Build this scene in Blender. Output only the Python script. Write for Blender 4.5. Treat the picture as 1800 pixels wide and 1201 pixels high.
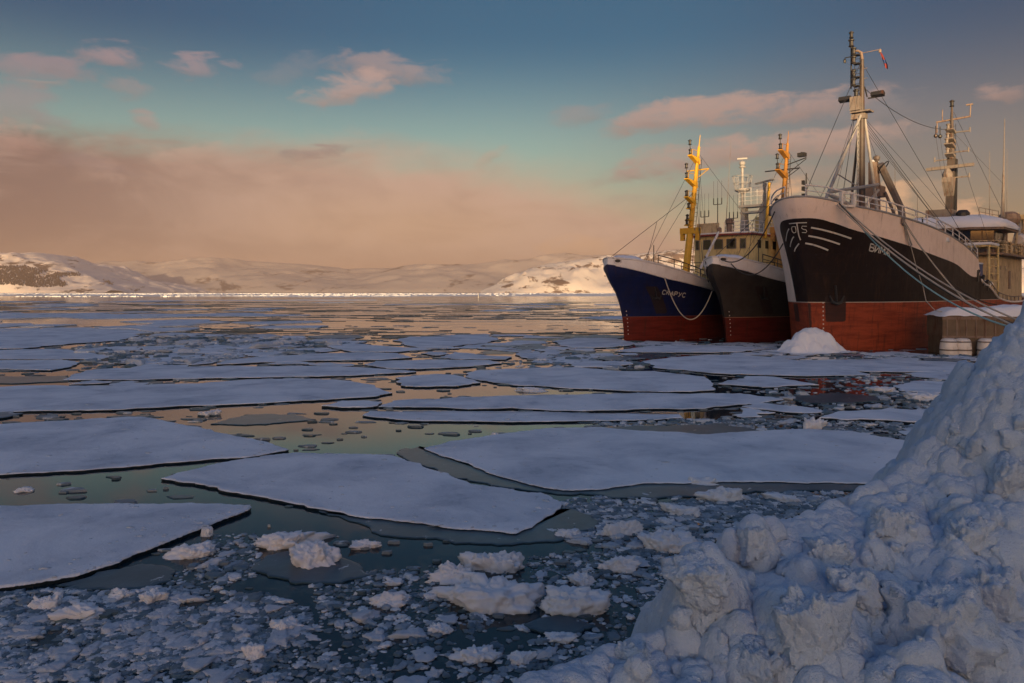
import bpy, bmesh, math, random
import numpy as np
from mathutils import Vector

for o in list(bpy.data.objects):
    bpy.data.objects.remove(o, do_unlink=True)
sc = bpy.context.scene
COL = sc.collection
rnd = random.Random(7)
RS = np.random.RandomState(11)
R = math.radians

# ------------------------------------------------------------------ camera
H, F, HZ = 4.2, 1350.0, 512.0          # eye height, focal length in photo pixels, horizon row
cam_d = bpy.data.cameras.new('camera')
cam = bpy.data.objects.new('camera', cam_d)
COL.objects.link(cam)
cam.location = (0, 0, H)
cam.rotation_euler = (R(90), 0, 0)
cam_d.sensor_width = 36.0
cam_d.lens = F / 1800 * 36.0
cam_d.shift_y = -(600.5 - HZ) / 1800
cam_d.clip_start = 0.05
cam_d.clip_end = 20000
sc.camera = cam
sc.cycles.use_denoising = True
sc.cycles.max_bounces = 6
sc.cycles.diffuse_bounces = 3
sc.cycles.glossy_bounces = 3
sc.cycles.volume_bounces = 0
sc.cycles.transparent_max_bounces = 6

# ------------------------------------------------------------------ light
SUN_EL, SUN_AZ = 3.6, 181.0            # azimuth clockwise from +Y: low, behind the camera and a little left
EXPO = 1.1
sc.view_settings.view_transform = 'Standard'
sc.view_settings.look = 'None'
sc.view_settings.gamma = 1
sc.view_settings.exposure = EXPO
sd = bpy.data.lights.new('sun', 'SUN')
sd.energy = 5.0
sd.angle = R(0.5)
sd.color = (1.0, 0.68, 0.36)
sun = bpy.data.objects.new('sun', sd)
COL.objects.link(sun)
tos = Vector((math.sin(R(SUN_AZ)) * math.cos(R(SUN_EL)), math.cos(R(SUN_AZ)) * math.cos(R(SUN_EL)), math.sin(R(SUN_EL))))
sun.rotation_euler = tos.to_track_quat('Z', 'Y').to_euler()
sun.location = (0, -30, 60)


class NT:
    """small helper to wire node trees"""
    def __init__(self, tree):
        self.t = tree
    def n(self, typ, **kw):
        nd = self.t.nodes.new(typ)
        for k, v in kw.items():
            setattr(nd, k, v)
        return nd
    def set(self, sock, v):
        if v is None:
            return
        if hasattr(v, 'is_output') or hasattr(v, 'links'):
            self.t.links.new(v, sock)
        else:
            sock.default_value = v
    def m(self, op, a, b=None, c=None, clamp=False):
        nd = self.n('ShaderNodeMath', operation=op, use_clamp=clamp)
        for i, v in enumerate((a, b, c)):
            if v is not None:
                self.set(nd.inputs[i], v)
        return nd.outputs[0]
    def mr(self, v, a, b, c=0.0, d=1.0, smooth=True):
        nd = self.n('ShaderNodeMapRange')
        nd.interpolation_type = 'SMOOTHSTEP' if smooth else 'LINEAR'
        nd.clamp = True
        for i, q in enumerate((v, a, b, c, d)):
            self.set(nd.inputs[i], q)
        return nd.outputs[0]
    def mix(self, f, a, b, blend='MIX'):
        nd = self.n('ShaderNodeMix', data_type='RGBA', blend_type=blend)
        self.set(nd.inputs[0], f)
        for i, q in ((6, a), (7, b)):
            if isinstance(q, tuple) and len(q) == 3:
                q = (*q, 1)
            self.set(nd.inputs[i], q)
        return nd.outputs[2]
    def noise(self, vec, scale, detail=4, rough=0.5, dist=0.0):
        nd = self.n('ShaderNodeTexNoise')
        if vec is not None:
            self.set(nd.inputs['Vector'], vec)
        nd.inputs['Scale'].default_value = scale
        nd.inputs['Detail'].default_value = detail
        nd.inputs['Roughness'].default_value = rough
        nd.inputs['Distortion'].default_value = dist
        return nd.outputs['Fac']
    def comb(self, x, y, z):
        nd = self.n('ShaderNodeCombineXYZ')
        for i, v in enumerate((x, y, z)):
            self.set(nd.inputs[i], v)
        return nd.outputs[0]


def pxdir(px, py):
    az = math.atan((px - 900) / F)
    return az, (HZ - py) / F * math.cos(az)


world = bpy.data.worlds.new('World')
sc.world = world
world.use_nodes = True
wt = world.node_tree
wt.nodes.clear()
W = NT(wt)
tc = W.n('ShaderNodeTexCoord').outputs['Generated']
sep = W.n('ShaderNodeSeparateXYZ')
wt.links.new(tc, sep.inputs[0])
X, Y, Z = sep.outputs
hor = W.m('SQRT', W.m('ADD', W.m('MULTIPLY', X, X), W.m('MULTIPLY', Y, Y)))
EL = W.m('DIVIDE', Z, W.m('MAXIMUM', hor, 0.001))
AZ = W.m('ARCTAN2', X, Y)
sky = W.n('ShaderNodeTexSky')
sky.sky_type = 'NISHITA'
sky.sun_disc = False
sky.sun_elevation = R(SUN_EL)
sky.sun_rotation = R(SUN_AZ)
sky.air_density = 1.0
sky.dust_density = 1.0
sky.ozone_density = 2.0
# the evening sky opposite the sun: paler and warmer low down, darker and bluer higher up
lo = W.mix(W.mr(AZ, -0.05, 0.50), (1.95, 2.02, 1.62), (1.40, 0.94, 0.88))
mid = W.mix(W.mr(AZ, -0.55, 0.0), (0.06, 0.60, 0.92), (0.15, 0.83, 1.10))
mid = W.mix(W.mr(AZ, 0.15, 0.60), mid, (0.12, 0.50, 0.78))
grade = W.mix(W.mr(EL, 0.16, 0.34), lo, mid)
grade = W.mix(W.mr(EL, 0.38, 1.3), grade, (1.75, 2.55, 3.6))  # unseen zenith raised to brighten the floes and snow
# the open sky around the low sun, behind the camera, glows warm
glow = W.m('MULTIPLY', W.mr(W.m('ABSOLUTE', AZ), 1.35, 2.3), W.mr(EL, 1.6, 0.25))
grade = W.mix(glow, grade, (5.2, 3.7, 3.0))
skyc = W.mix(1.0, sky.outputs[0], grade, 'MULTIPLY')
# cloud noise coordinates: azimuth and stretched elevation
cv = W.comb(W.m('MULTIPLY', AZ, 3.2), W.m('MULTIPLY', EL, 11.0), 0.3)
n1 = W.noise(cv, 1.3, 6, 0.55, 0.4)
n2 = W.noise(cv, 4.0, 5, 0.6, 0.6)
n3 = W.noise(W.comb(W.m('MULTIPLY', AZ, 1.5), W.m('MULTIPLY', EL, 9.0), 4.3), 1.6, 4, 0.5, 0.3)
dn1 = W.m('SUBTRACT', n1, 0.5)
n4 = W.noise(W.comb(W.m('MULTIPLY', AZ, 26.0), W.m('MULTIPLY', EL, 44.0), 1.7), 1.0, 6, 0.62, 0.5)
dn4 = W.m('SUBTRACT', n4, 0.5)
dn2 = W.m('SUBTRACT', n2, 0.5)
# low bank of lit snow cloud: its top sinks towards the right
top = W.mr(AZ, -0.12, 0.52, 0.188, 0.045)
top = W.m('ADD', top, W.m('MULTIPLY', dn1, 0.050))
top = W.m('ADD', top, W.m('MULTIPLY', dn2, 0.034))
top = W.m('ADD', top, W.m('MULTIPLY', dn4, 0.022))
soft = W.mr(AZ, -0.45, 0.4, 0.038, 0.085)
bank = W.mr(W.m('DIVIDE', W.m('SUBTRACT', top, EL), soft), -0.45, 1.0)
bank = W.m('MULTIPLY', bank, W.mr(AZ, 0.25, 0.75, 0.96, 0.45))
# the bank lies over the far shore only; behind the camera the sky is open towards the low sun
bank = W.m('MULTIPLY', bank, W.mr(W.m('ABSOLUTE', AZ), 1.0, 1.6, 1.0, 0.0))
GAIN = 10.0     # background strength is 0.1
def C(r, g, b, k=1.0):
    def lin(v):
        v /= 255.0
        return v / 12.92 if v <= 0.04045 else ((v + 0.055) / 1.055) ** 2.4
    return (lin(r) * GAIN * k, lin(g) * GAIN * k, lin(b) * GAIN * k)
bcol = W.mix(W.mr(AZ, -0.62, -0.18), C(122, 96, 93), C(194, 160, 141))
billow = W.noise(W.comb(W.m('MULTIPLY', AZ, 7.0), W.m('MULTIPLY', EL, 17.0), 9.1), 1.0, 7, 0.60, 0.9)
bcol = W.mix(W.mr(billow, 0.42, 0.70, 0.0, 0.42), bcol, C(206, 171, 154))
bcol = W.mix(W.mr(billow, 0.52, 0.30, 0.0, 0.24), bcol, C(128, 100, 98))
bcol = W.mix(W.m('MULTIPLY', W.mr(W.m('ADD', EL, W.m('MULTIPLY', dn1, 0.05)), 0.085, 0.0), 0.6), bcol, C(134, 110, 102))
gold = W.m('MULTIPLY', W.mr(W.m('ABSOLUTE', W.m('SUBTRACT', AZ, -0.13)), 0.30, 0.0), W.mr(W.m('ABSOLUTE', W.m('SUBTRACT', EL, 0.085)), 0.06, 0.0))
bcol = W.mix(W.m('MULTIPLY', gold, 0.32), bcol, C(200, 156, 116))
bcol = W.mix(W.mr(n3, 0.52, 0.72, 0.0, 0.35), bcol, C(148, 122, 114))
col = W.mix(bank, skyc, bcol)
# separate small clouds: (px, py, half width, half height, tilt deg, strength, colour)
CL = [(70, 118, 90, 20, -4, .50, (176, 140, 142)), (200, 100, 55, 17, 0, .60, (178, 146, 146)), (360, 118, 60, 14, -3, .62, (170, 145, 148)),
      (70, 148, 45, 8, -6, .5, (180, 146, 140)), (20, 185, 60, 30, -10, .45, (160, 132, 138)), (230, 155, 40, 12, 0, .42, (172, 142, 140)),
      (255, 207, 26, 12, 15, .5, (180, 144, 138)), (90, 214, 30, 10, 0, .35, (150, 132, 136)), (30, 248, 60, 18, 0, .6, (186, 146, 134)),
      (680, 124, 95, 20, 6, .62, (172, 148, 144)), (610, 158, 72, 24, -12, .80, (186, 158, 150)), (500, 125, 50, 22, -20, .22, (168, 150, 150)),
      (570, 268, 62, 9, -12, .75, (150, 130, 126)), (170, 293, 70, 12, 8, .45, (132, 112, 112)), (855, 277, 30, 10, -40, .4, (186, 158, 140)),
      (330, 272, 70, 12, -8, .55, (190, 158, 142)),
      (1025, 200, 50, 16, -15, .45, (160, 142, 140)), (1140, 208, 75, 24, -6, .85, (176, 150, 142)), (1270, 194, 100, 22, -4, .85, (180, 152, 142)),
      (1400, 190, 130, 22, -4, .80, (176, 148, 140)), (1540, 196, 90, 18, 0, .30, (160, 146, 142)),
      (1230, 276, 150, 24, -8, .75, (176, 150, 140)), (1440, 250, 150, 22, -2, .80, (182, 152, 140)), (1110, 305, 90, 14, -10, .4, (164, 140, 132)),
      (1300, 330, 200, 14, -6, .35, (160, 138, 130)),
      (1765, 162, 45, 14, 4, .65, (180, 148, 138)), (1380, 380, 46, 46, 0, .90, (226, 176, 136)), (1575, 362, 34, 26, 0, .85, (226, 178, 138)),
      (1715, 372, 44, 16, 0, .85, (224, 174, 136)), (1030, 440, 70, 24, 0, .55, (206, 162, 126)), (1640, 350, 50, 20, 0, .3, (206, 168, 136))]
wx = W.m('MULTIPLY', dn1, 0.085)
wy = W.m('MULTIPLY', dn2, 0.040)
AZw = W.m('ADD', AZ, wx)
ELw = W.m('ADD', EL, wy)
for (px, py, rx, ry, tilt, st, cc) in CL:
    a, e = pxdir(px, py)
    c_, s_ = math.cos(R(tilt)), math.sin(R(tilt))
    rx_, ry_ = rx / F * 1.25 * math.cos(a) ** 2, ry / F * 1.35
    dx = W.m('SUBTRACT', AZw, a)
    dy = W.m('SUBTRACT', ELw, e)
    u = W.m('MULTIPLY_ADD', dx, c_ / rx_, W.m('MULTIPLY', dy, -s_ / rx_))
    v = W.m('MULTIPLY_ADD', dx, s_ / ry_, W.m('MULTIPLY', dy, c_ / ry_))
    d = W.m('ADD', W.m('MULTIPLY', u, u), W.m('MULTIPLY', v, v))
    msk = W.m('MULTIPLY', W.mr(W.m('ADD', W.m('ADD', d, W.m('MULTIPLY', dn2, 1.4)), W.m('MULTIPLY', dn4, 2.6)), 1.15, -0.15), st)
    # under side of each cloud is greyer
    under = W.mr(v, -0.9, 0.35, 0.74, 1.0)
    nd = W.n('ShaderNodeVectorMath', operation='SCALE')
    nd.inputs[0].default_value = C(*cc)
    wt.links.new(under, nd.inputs['Scale'])
    col = W.mix(msk, col, nd.outputs[0])
bg = W.n('ShaderNodeBackground')
bg.inputs['Strength'].default_value = 0.05
col = W.mix(1.0, col, (0.933, 0.933, 0.933), 'MULTIPLY')
wt.links.new(col, bg.inputs['Color'])
wo = W.n('ShaderNodeOutputWorld')
wt.links.new(bg.outputs[0], wo.inputs['Surface'])

# ------------------------------------------------------------------ helpers
def S255(r, g, b):
    def lin(v):
        v /= 255.0
        return v / 12.92 if v <= 0.04045 else ((v + 0.055) / 1.055) ** 2.4
    return (lin(r), lin(g), lin(b))


def gp(px, py, z=0.0):
    """world point at height z seen at photo pixel (px, py)"""
    y = (H - z) * F / (py - HZ)
    return np.array([(px - 900) / F * y, y, z])


def at(px, py, y):
    """world point at distance y seen at photo pixel (px, py)"""
    return np.array([(px - 900) / F * y, y, H - (py - HZ) / F * y])


def proj(p):
    return 900 + F * p[0] / p[1], HZ - F * (p[2] - H) / p[1]


def _hash(ix, iy, iz, seed):
    h = (ix.astype(np.int64) * 374761393 + iy.astype(np.int64) * 668265263 + iz.astype(np.int64) * 2147483647 + seed * 974634777) & 0x7fffffff
    h = ((h ^ (h >> 13)) * 1274126177) & 0x7fffffff
    h = (h ^ (h >> 16)) & 0xffff
    return h / 32767.5 - 1.0


def vnoise(p, seed=0):
    p = np.asarray(p, float)
    i = np.floor(p).astype(np.int64)
    f = p - i
    f = f * f * f * (f * (f * 6 - 15) + 10)
    out = 0
    for dx in (0, 1):
        for dy in (0, 1):
            for dz in (0, 1):
                w = (f[..., 0] if dx else 1 - f[..., 0]) * (f[..., 1] if dy else 1 - f[..., 1]) * (f[..., 2] if dz else 1 - f[..., 2])
                out = out + w * _hash(i[..., 0] + dx, i[..., 1] + dy, i[..., 2] + dz, seed)
    return out


def fbm(p, octv=4, seed=0, gain=0.5):
    p = np.asarray(p, float)
    a, s, t = 1.0, 0.0, 0.0
    for k in range(octv):
        s = s + a * vnoise(p * (2.03 ** k) + 17.3 * k, seed + k)
        t += a
        a *= gain
    return s / t


def xyz(x, y, z=0.0):
    x, y = np.broadcast_arrays(np.asarray(x, float), np.asarray(y, float))
    return np.stack([x, y, np.broadcast_to(z, x.shape)], -1)


def pchip(xs, ys):
    xs, ys = np.array(xs, float), np.array(ys, float)
    h = np.diff(xs)
    d = np.diff(ys) / h
    m = np.zeros_like(ys)
    for i in range(1, len(xs) - 1):
        if d[i - 1] * d[i] > 0:
            w1, w2 = 2 * h[i] + h[i - 1], h[i] + 2 * h[i - 1]
            m[i] = (w1 + w2) / (w1 / d[i - 1] + w2 / d[i])
    m[0], m[-1] = d[0], d[-1]
    def f(x):
        x = np.clip(np.asarray(x, float), xs[0], xs[-1])
        i = np.clip(np.searchsorted(xs, x, side='right') - 1, 0, len(h) - 1)
        t = (x - xs[i]) / h[i]
        t2, t3 = t * t, t * t * t
        return (2 * t3 - 3 * t2 + 1) * ys[i] + (t3 - 2 * t2 + t) * h[i] * m[i] + (-2 * t3 + 3 * t2) * ys[i + 1] + (t3 - t2) * h[i] * m[i + 1]
    return f


def smooth(e0, e1, x):
    t = np.clip((x - e0) / (e1 - e0), 0, 1)
    return t * t * (3 - 2 * t)


def inpoly(pt, poly):
    x, y = pt
    c = False
    j = len(poly) - 1
    for i in range(len(poly)):
        xi, yi = poly[i][0], poly[i][1]
        xj, yj = poly[j][0], poly[j][1]
        if (yi > y) != (yj > y) and x < (xj - xi) * (y - yi) / (yj - yi) + xi:
            c = not c
        j = i
    return c


def tag(o, label=None, cat=None, group=None, kind=None):
    if label:
        o['label'] = label
    if cat:
        o['category'] = cat
    if group:
        o['group'] = group
    if kind:
        o['kind'] = kind
    return o


def mesh_obj(name, verts, faces, mats, parent=None, smooth_=False, fm=None, attrs=None):
    me = bpy.data.meshes.new(name)
    me.from_pydata([tuple(map(float, v)) for v in verts], [], [tuple(f) for f in faces])
    for m_ in (mats if isinstance(mats, (list, tuple)) else [mats]):
        me.materials.append(m_)
    if fm is not None:
        me.polygons.foreach_set('material_index', np.asarray(fm, np.int32))
    if smooth_:
        me.polygons.foreach_set('use_smooth', np.ones(len(me.polygons), bool))
    if attrs:
        for k, v in attrs.items():
            a = me.attributes.new(k, 'FLOAT', 'POINT')
            a.data.foreach_set('value', np.asarray(v, np.float32))
    me.update()
    o = bpy.data.objects.new(name, me)
    COL.objects.link(o)
    if parent is not None:
        o.parent = parent
    return o


def empty(name, loc=(0, 0, 0), rz=0.0):
    o = bpy.data.objects.new(name, None)
    o.empty_display_size = 0.3
    COL.objects.link(o)
    o.location = loc
    o.rotation_euler = (0, 0, rz)
    return o


class MB:
    """collects shapes into one mesh"""
    def __init__(self):
        self.v, self.f, self.m = [], [], []
    def add(self, v, f, mi=0):
        b = len(self.v)
        self.v += [tuple(map(float, q)) for q in v]
        self.f += [tuple(b + i for i in q) for q in f]
        self.m += [mi] * len(f)
        return self
    def box(self, c, s, rz=0.0, mi=0, ry=0.0):
        c = np.array(c, float)
        out = []
        for dx in (-.5, .5):
            for dy in (-.5, .5):
                for dz in (-.5, .5):
                    p = np.array([dx * s[0], dy * s[1], dz * s[2]])
                    if ry:
                        p = np.array([p[0] * math.cos(ry) + p[2] * math.sin(ry), p[1], -p[0] * math.sin(ry) + p[2] * math.cos(ry)])
                    p = np.array([p[0] * math.cos(rz) - p[1] * math.sin(rz), p[0] * math.sin(rz) + p[1] * math.cos(rz), p[2]])
                    out.append(c + p)
        return self.add(out, [(0, 1, 3, 2), (4, 6, 7, 5), (0, 4, 5, 1), (2, 3, 7, 6), (0, 2, 6, 4), (1, 5, 7, 3)], mi)
    def bbox(self, lo, hi, mi=0):
        lo, hi = np.array(lo, float), np.array(hi, float)
        return self.box((lo + hi) / 2, hi - lo, 0, mi)
    def path(self, pts, r, n=6, mi=0, caps=True):
        pts = [np.array(p, float) for p in pts]
        rr = r if isinstance(r, (list, tuple, np.ndarray)) else [r] * len(pts)
        ring, fs = [], []
        up = np.array([0, 0, 1.0])
        prev = None
        for i, p in enumerate(pts):
            d = pts[min(i + 1, len(pts) - 1)] - pts[max(i - 1, 0)]
            d = d / (np.linalg.norm(d) + 1e-9)
            if prev is None:
                a = np.cross(d, up if abs(d[2]) < 0.9 else np.array([1.0, 0, 0]))
            else:
                a = prev - d * np.dot(prev, d)
            a = a / (np.linalg.norm(a) + 1e-9)
            prev = a
            b = np.cross(d, a)
            for k in range(n):
                t = 2 * math.pi * (k + .5) / n
                ring.append(p + rr[i] * (math.cos(t) * a + math.sin(t) * b))
        for i in range(len(pts) - 1):
            for k in range(n):
                k2 = (k + 1) % n
                fs.append((i * n + k, i * n + k2, (i + 1) * n + k2, (i + 1) * n + k))
        if caps:
            fs.append(tuple(range(n))[::-1])
            fs.append(tuple((len(pts) - 1) * n + k for k in range(n)))
        return self.add(ring, fs, mi)
    def tube(self, a, b, r0, r1=None, n=8, mi=0):
        return self.path([a, b], [r0, r0 if r1 is None else r1], n, mi)
    def lathe(self, c, prof, n=12, mi=0):
        c = np.array(c, float)
        v, f = [], []
        for (r, z) in prof:
            for k in range(n):
                t = 2 * math.pi * k / n
                v.append(c + np.array([r * math.cos(t), r * math.sin(t), z]))
        for i in range(len(prof) - 1):
            for k in range(n):
                k2 = (k + 1) % n
                f.append((i * n + k, i * n + k2, (i + 1) * n + k2, (i + 1) * n + k))
        f.append(tuple(range(n))[::-1])
        f.append(tuple((len(prof) - 1) * n + k for k in range(n)))
        return self.add(v, f, mi)
    def prism(self, poly, lo, hi, axis='z', mi=0):
        """extrude a 2-D outline along an axis; axis y: outline is (x, z)"""
        n = len(poly)
        v = []
        for h in (lo, hi):
            for (a, b) in poly:
                v.append((a, b, h) if axis == 'z' else (a, h, b) if axis == 'y' else (h, a, b))
        f = [tuple(range(n))[::-1], tuple(range(n, 2 * n))] + [(i, (i + 1) % n, n + (i + 1) % n, n + i) for i in range(n)]
        return self.add(v, f, mi)
    def build(self, name, mats, parent=None, smooth_=False, bevel=0.0):
        o = mesh_obj(name, self.v, self.f, mats, parent, smooth_, self.m)
        bm = bmesh.new()
        bm.from_mesh(o.data)
        bmesh.ops.recalc_face_normals(bm, faces=bm.faces)
        if bevel:
            bmesh.ops.bevel(bm, geom=[e for e in bm.edges if e.calc_face_angle(0) > 0.6], offset=bevel, segments=2, affect='EDGES', clamp_overlap=True)
        bm.to_mesh(o.data)
        bm.free()
        return o


# ------------------------------------------------------------------ materials
def new_mat(name):
    m_ = bpy.data.materials.new(name)
    m_.use_nodes = True
    t = m_.node_tree
    t.nodes.clear()
    N = NT(t)
    out = N.n('ShaderNodeOutputMaterial')
    p = N.n('ShaderNodeBsdfPrincipled')
    t.links.new(p.outputs[0], out.inputs['Surface'])
    return m_, N, p


def bump(N, p, h, strength=0.3, dist=0.02):
    b = N.n('ShaderNodeBump')
    b.inputs['Strength'].default_value = strength
    b.inputs['Distance'].default_value = dist
    N.set(b.inputs['Height'], h)
    N.t.links.new(b.outputs[0], p.inputs['Normal'])


def paint(name, col, rough=0.5, var=0.25, rust=0.0, rustscale=1.2, metal=0.0, rustcol=(0.10, 0.035, 0.012), vert=True):
    m_, N, p = new_mat(name)
    pos = N.n('ShaderNodeTexCoord').outputs['Object']
    n = N.noise(pos, 1.7, 6, 0.6)
    c = N.mix(N.mr(n, 0.3, 0.75, 0.0, var), (*col, 1), (col[0] * .45, col[1] * .45, col[2] * .45, 1))
    if rust:
        mp = N.n('ShaderNodeMapping')
        mp.inputs['Scale'].default_value = (rustscale, rustscale, rustscale * (0.25 if vert else 1.0))
        N.t.links.new(pos, mp.inputs[0])
        r1 = N.noise(mp.outputs[0], 2.6, 7, 0.65, 0.3)
        c = N.mix(N.mr(r1, 0.60 - 0.16 * rust, 0.78 - 0.1 * rust, 0, 0.9), c, (*rustcol, 1))
    N.set(p.inputs['Base Color'], c)
    p.inputs['Roughness'].default_value = rough
    p.inputs['Metallic'].default_value = metal
    bump(N, p, N.noise(pos, 6.0, 5, 0.6), 0.15, 0.02)
    return m_


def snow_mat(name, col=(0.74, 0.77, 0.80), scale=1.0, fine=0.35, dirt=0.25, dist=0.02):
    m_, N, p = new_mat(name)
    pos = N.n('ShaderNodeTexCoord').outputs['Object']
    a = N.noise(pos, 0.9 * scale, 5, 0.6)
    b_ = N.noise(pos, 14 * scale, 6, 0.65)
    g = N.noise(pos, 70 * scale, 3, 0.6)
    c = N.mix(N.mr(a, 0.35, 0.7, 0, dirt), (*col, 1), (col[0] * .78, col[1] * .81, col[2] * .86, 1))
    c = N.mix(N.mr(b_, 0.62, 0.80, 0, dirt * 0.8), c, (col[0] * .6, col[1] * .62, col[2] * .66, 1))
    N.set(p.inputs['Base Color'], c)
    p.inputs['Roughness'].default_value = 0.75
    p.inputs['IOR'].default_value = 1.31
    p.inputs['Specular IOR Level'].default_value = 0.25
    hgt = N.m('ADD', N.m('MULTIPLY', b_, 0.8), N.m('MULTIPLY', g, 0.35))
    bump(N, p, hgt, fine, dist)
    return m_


M = {}
M['snow'] = snow_mat('snow', (0.78, 0.81, 0.85))
def floe_mat():
    m_, N, p = new_mat('floe_snow')
    pos = N.n('ShaderNodeNewGeometry').outputs['Position']
    a = N.noise(pos, 0.45, 6, 0.62, 0.4)
    b_ = N.noise(pos, 2.3, 7, 0.68, 0.5)
    mp = N.n('ShaderNodeMapping')
    mp.inputs['Scale'].default_value = (3.0, 8.0, 1)
    mp.inputs['Rotation'].default_value = (0, 0, 0.25)
    N.t.links.new(pos, mp.inputs[0])
    sp_ = N.noise(mp.outputs[0], 1.6, 5, 0.70)
    g = N.noise(pos, 40, 4, 0.65)
    c = N.mix(N.mr(a, 0.35, 0.68), (0.68, 0.73, 0.79, 1), (0.47, 0.53, 0.61, 1))
    c = N.mix(N.mr(N.m('ADD', N.m('MULTIPLY', a, 0.6), N.m('MULTIPLY', b_, 0.5)), 0.60, 0.72, 0, 0.55), c, (0.28, 0.35, 0.43, 1))
    c = N.mix(N.m('MULTIPLY', N.mr(sp_, 0.68, 0.76), N.mr(a, 0.42, 0.62)), c, (0.13, 0.17, 0.21, 1))
    N.set(p.inputs['Base Color'], c)
    p.inputs['Roughness'].default_value = 0.75
    p.inputs['Specular IOR Level'].default_value = 0.2
    bump(N, p, N.m('ADD', N.m('ADD', N.m('MULTIPLY', a, 2.2), N.m('MULTIPLY', b_, 0.8)), N.m('MULTIPLY', g, 0.16)), 0.55, 0.06)
    return m_


M['floe_snow'] = floe_mat()
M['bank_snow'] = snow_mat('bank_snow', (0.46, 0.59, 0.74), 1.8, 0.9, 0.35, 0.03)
M['chunk_snow'] = snow_mat('chunk_snow', (0.66, 0.69, 0.73), 2.0, 0.5, 0.4, 0.015)
def brash_mat():
    # every piece has its own tone: sodden and dark, frosted, or snow-capped
    m_, N, p = new_mat('brash_snow')
    geo = N.n('ShaderNodeNewGeometry')
    rnd_ = geo.outputs['Random Per Island']
    pos = geo.outputs['Position']
    g = N.noise(pos, 24.0, 5, 0.65)
    c = N.mix(N.mr(rnd_, 0.25, 0.60), (0.085, 0.140, 0.185, 1), (0.25, 0.32, 0.39, 1))
    c = N.mix(N.mr(rnd_, 0.66, 0.95), c, (0.60, 0.65, 0.70, 1))
    c = N.mix(N.mr(g, 0.45, 0.72, 0, 0.5), c, (0.10, 0.15, 0.19, 1))
    N.set(p.inputs['Base Color'], c)
    N.set(p.inputs['Roughness'], N.mr(rnd_, 0.2, 0.8, 0.35, 0.8))
    p.inputs['IOR'].default_value = 1.31
    bump(N, p, N.noise(pos, 40.0, 5, 0.65), 0.5, 0.012)
    return m_


M['lump_snow'] = snow_mat('lump_snow', (0.46, 0.52, 0.59), 2.0, 0.5, 0.45, 0.015)
M['brash_snow'] = brash_mat()
M['deck_snow'] = snow_mat('deck_snow', (0.80, 0.80, 0.82), 1.0, 0.4, 0.15, 0.03)


def ice_mat(name, col, rough=0.25, scale=1.0, snowy=0.0):
    m_, N, p = new_mat(name)
    pos = N.n('ShaderNodeTexCoord').outputs['Object']
    a = N.noise(pos, 1.3 * scale, 6, 0.6, 0.4)
    c = N.mix(N.mr(a, 0.35, 0.7), (col[0] * .55, col[1] * .6, col[2] * .65, 1), (*col, 1))
    if snowy:
        b_ = N.noise(pos, 3.1 * scale, 6, 0.65, 0.6)
        c = N.mix(N.mr(b_, 0.66 - snowy * .2, 0.74 - snowy * .2), c, (0.5, 0.54, 0.58, 1))
    N.set(p.inputs['Base Color'], c)
    p.inputs['Roughness'].default_value = rough
    p.inputs['IOR'].default_value = 1.31
    bump(N, p, N.noise(pos, 9 * scale, 5, 0.6), 0.25, 0.01)
    return m_


M['ice_side'] = ice_mat('ice_side', (0.018, 0.028, 0.036), 0.3, 3.0)  # near-black: wet ice, with the shade on floe edges put into the colour
M['thin_ice'] = ice_mat('thin_ice', (0.060, 0.105, 0.135), 0.28, 1.0, 0.15)
M['grey_ice'] = ice_mat('grey_ice', (0.18, 0.23, 0.27), 0.4, 0.7, 0.5)


def water_mat():
    m_, N, p = new_mat('sea_water')
    pos = N.n('ShaderNodeNewGeometry').outputs['Position']
    sp = N.n('ShaderNodeSeparateXYZ')
    N.t.links.new(pos, sp.inputs[0])
    near = N.mr(sp.outputs[1], 18.0, 9.0)
    # frazil slush gathers in streaks, mostly close to the quay
    sl = N.noise(pos, 0.55, 7, 0.62, 0.8)
    sl2 = N.noise(pos, 3.5, 7, 0.68, 1.2)
    slm = N.m('ADD', N.m('MULTIPLY', sl, 0.55), N.m('MULTIPLY', sl2, 0.5))
    slush = N.m('MULTIPLY', N.mr(slm, 0.50, 0.66), N.mr(sp.outputs[1], 16, 8, 0.0, 0.5))
    # skim ice streaks further out
    mp = N.n('ShaderNodeMapping')
    mp.inputs['Scale'].default_value = (0.08, 0.30, 1)
    N.t.links.new(pos, mp.inputs[0])
    st = N.noise(mp.outputs[0], 1.0, 8, 0.72, 0.7)
    streak = N.m('MULTIPLY', N.mr(st, 0.50, 0.60), N.mr(sp.outputs[1], 40, 120, 0.0, 0.45))
    c = N.mix(slush, (0.004, 0.020, 0.031, 1), (0.028, 0.058, 0.082, 1))
    c = N.mix(streak, c, (0.30, 0.33, 0.37, 1))
    N.set(p.inputs['Base Color'], c)
    N.set(p.inputs['Roughness'], N.m('ADD', 0.045, N.m('MULTIPLY', N.m('MAXIMUM', slush, streak), 0.42)))
    p.inputs['IOR'].default_value = 1.33
    wv = N.noise(pos, 2.2, 4, 0.5, 0.2)
    bump(N, p, N.m('ADD', N.m('MULTIPLY', wv, 0.15), N.m('MULTIPLY', sl2, N.m('MULTIPLY', slush, 1.2))), 0.10, 0.04)
    return m_


M['water'] = water_mat()

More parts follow.
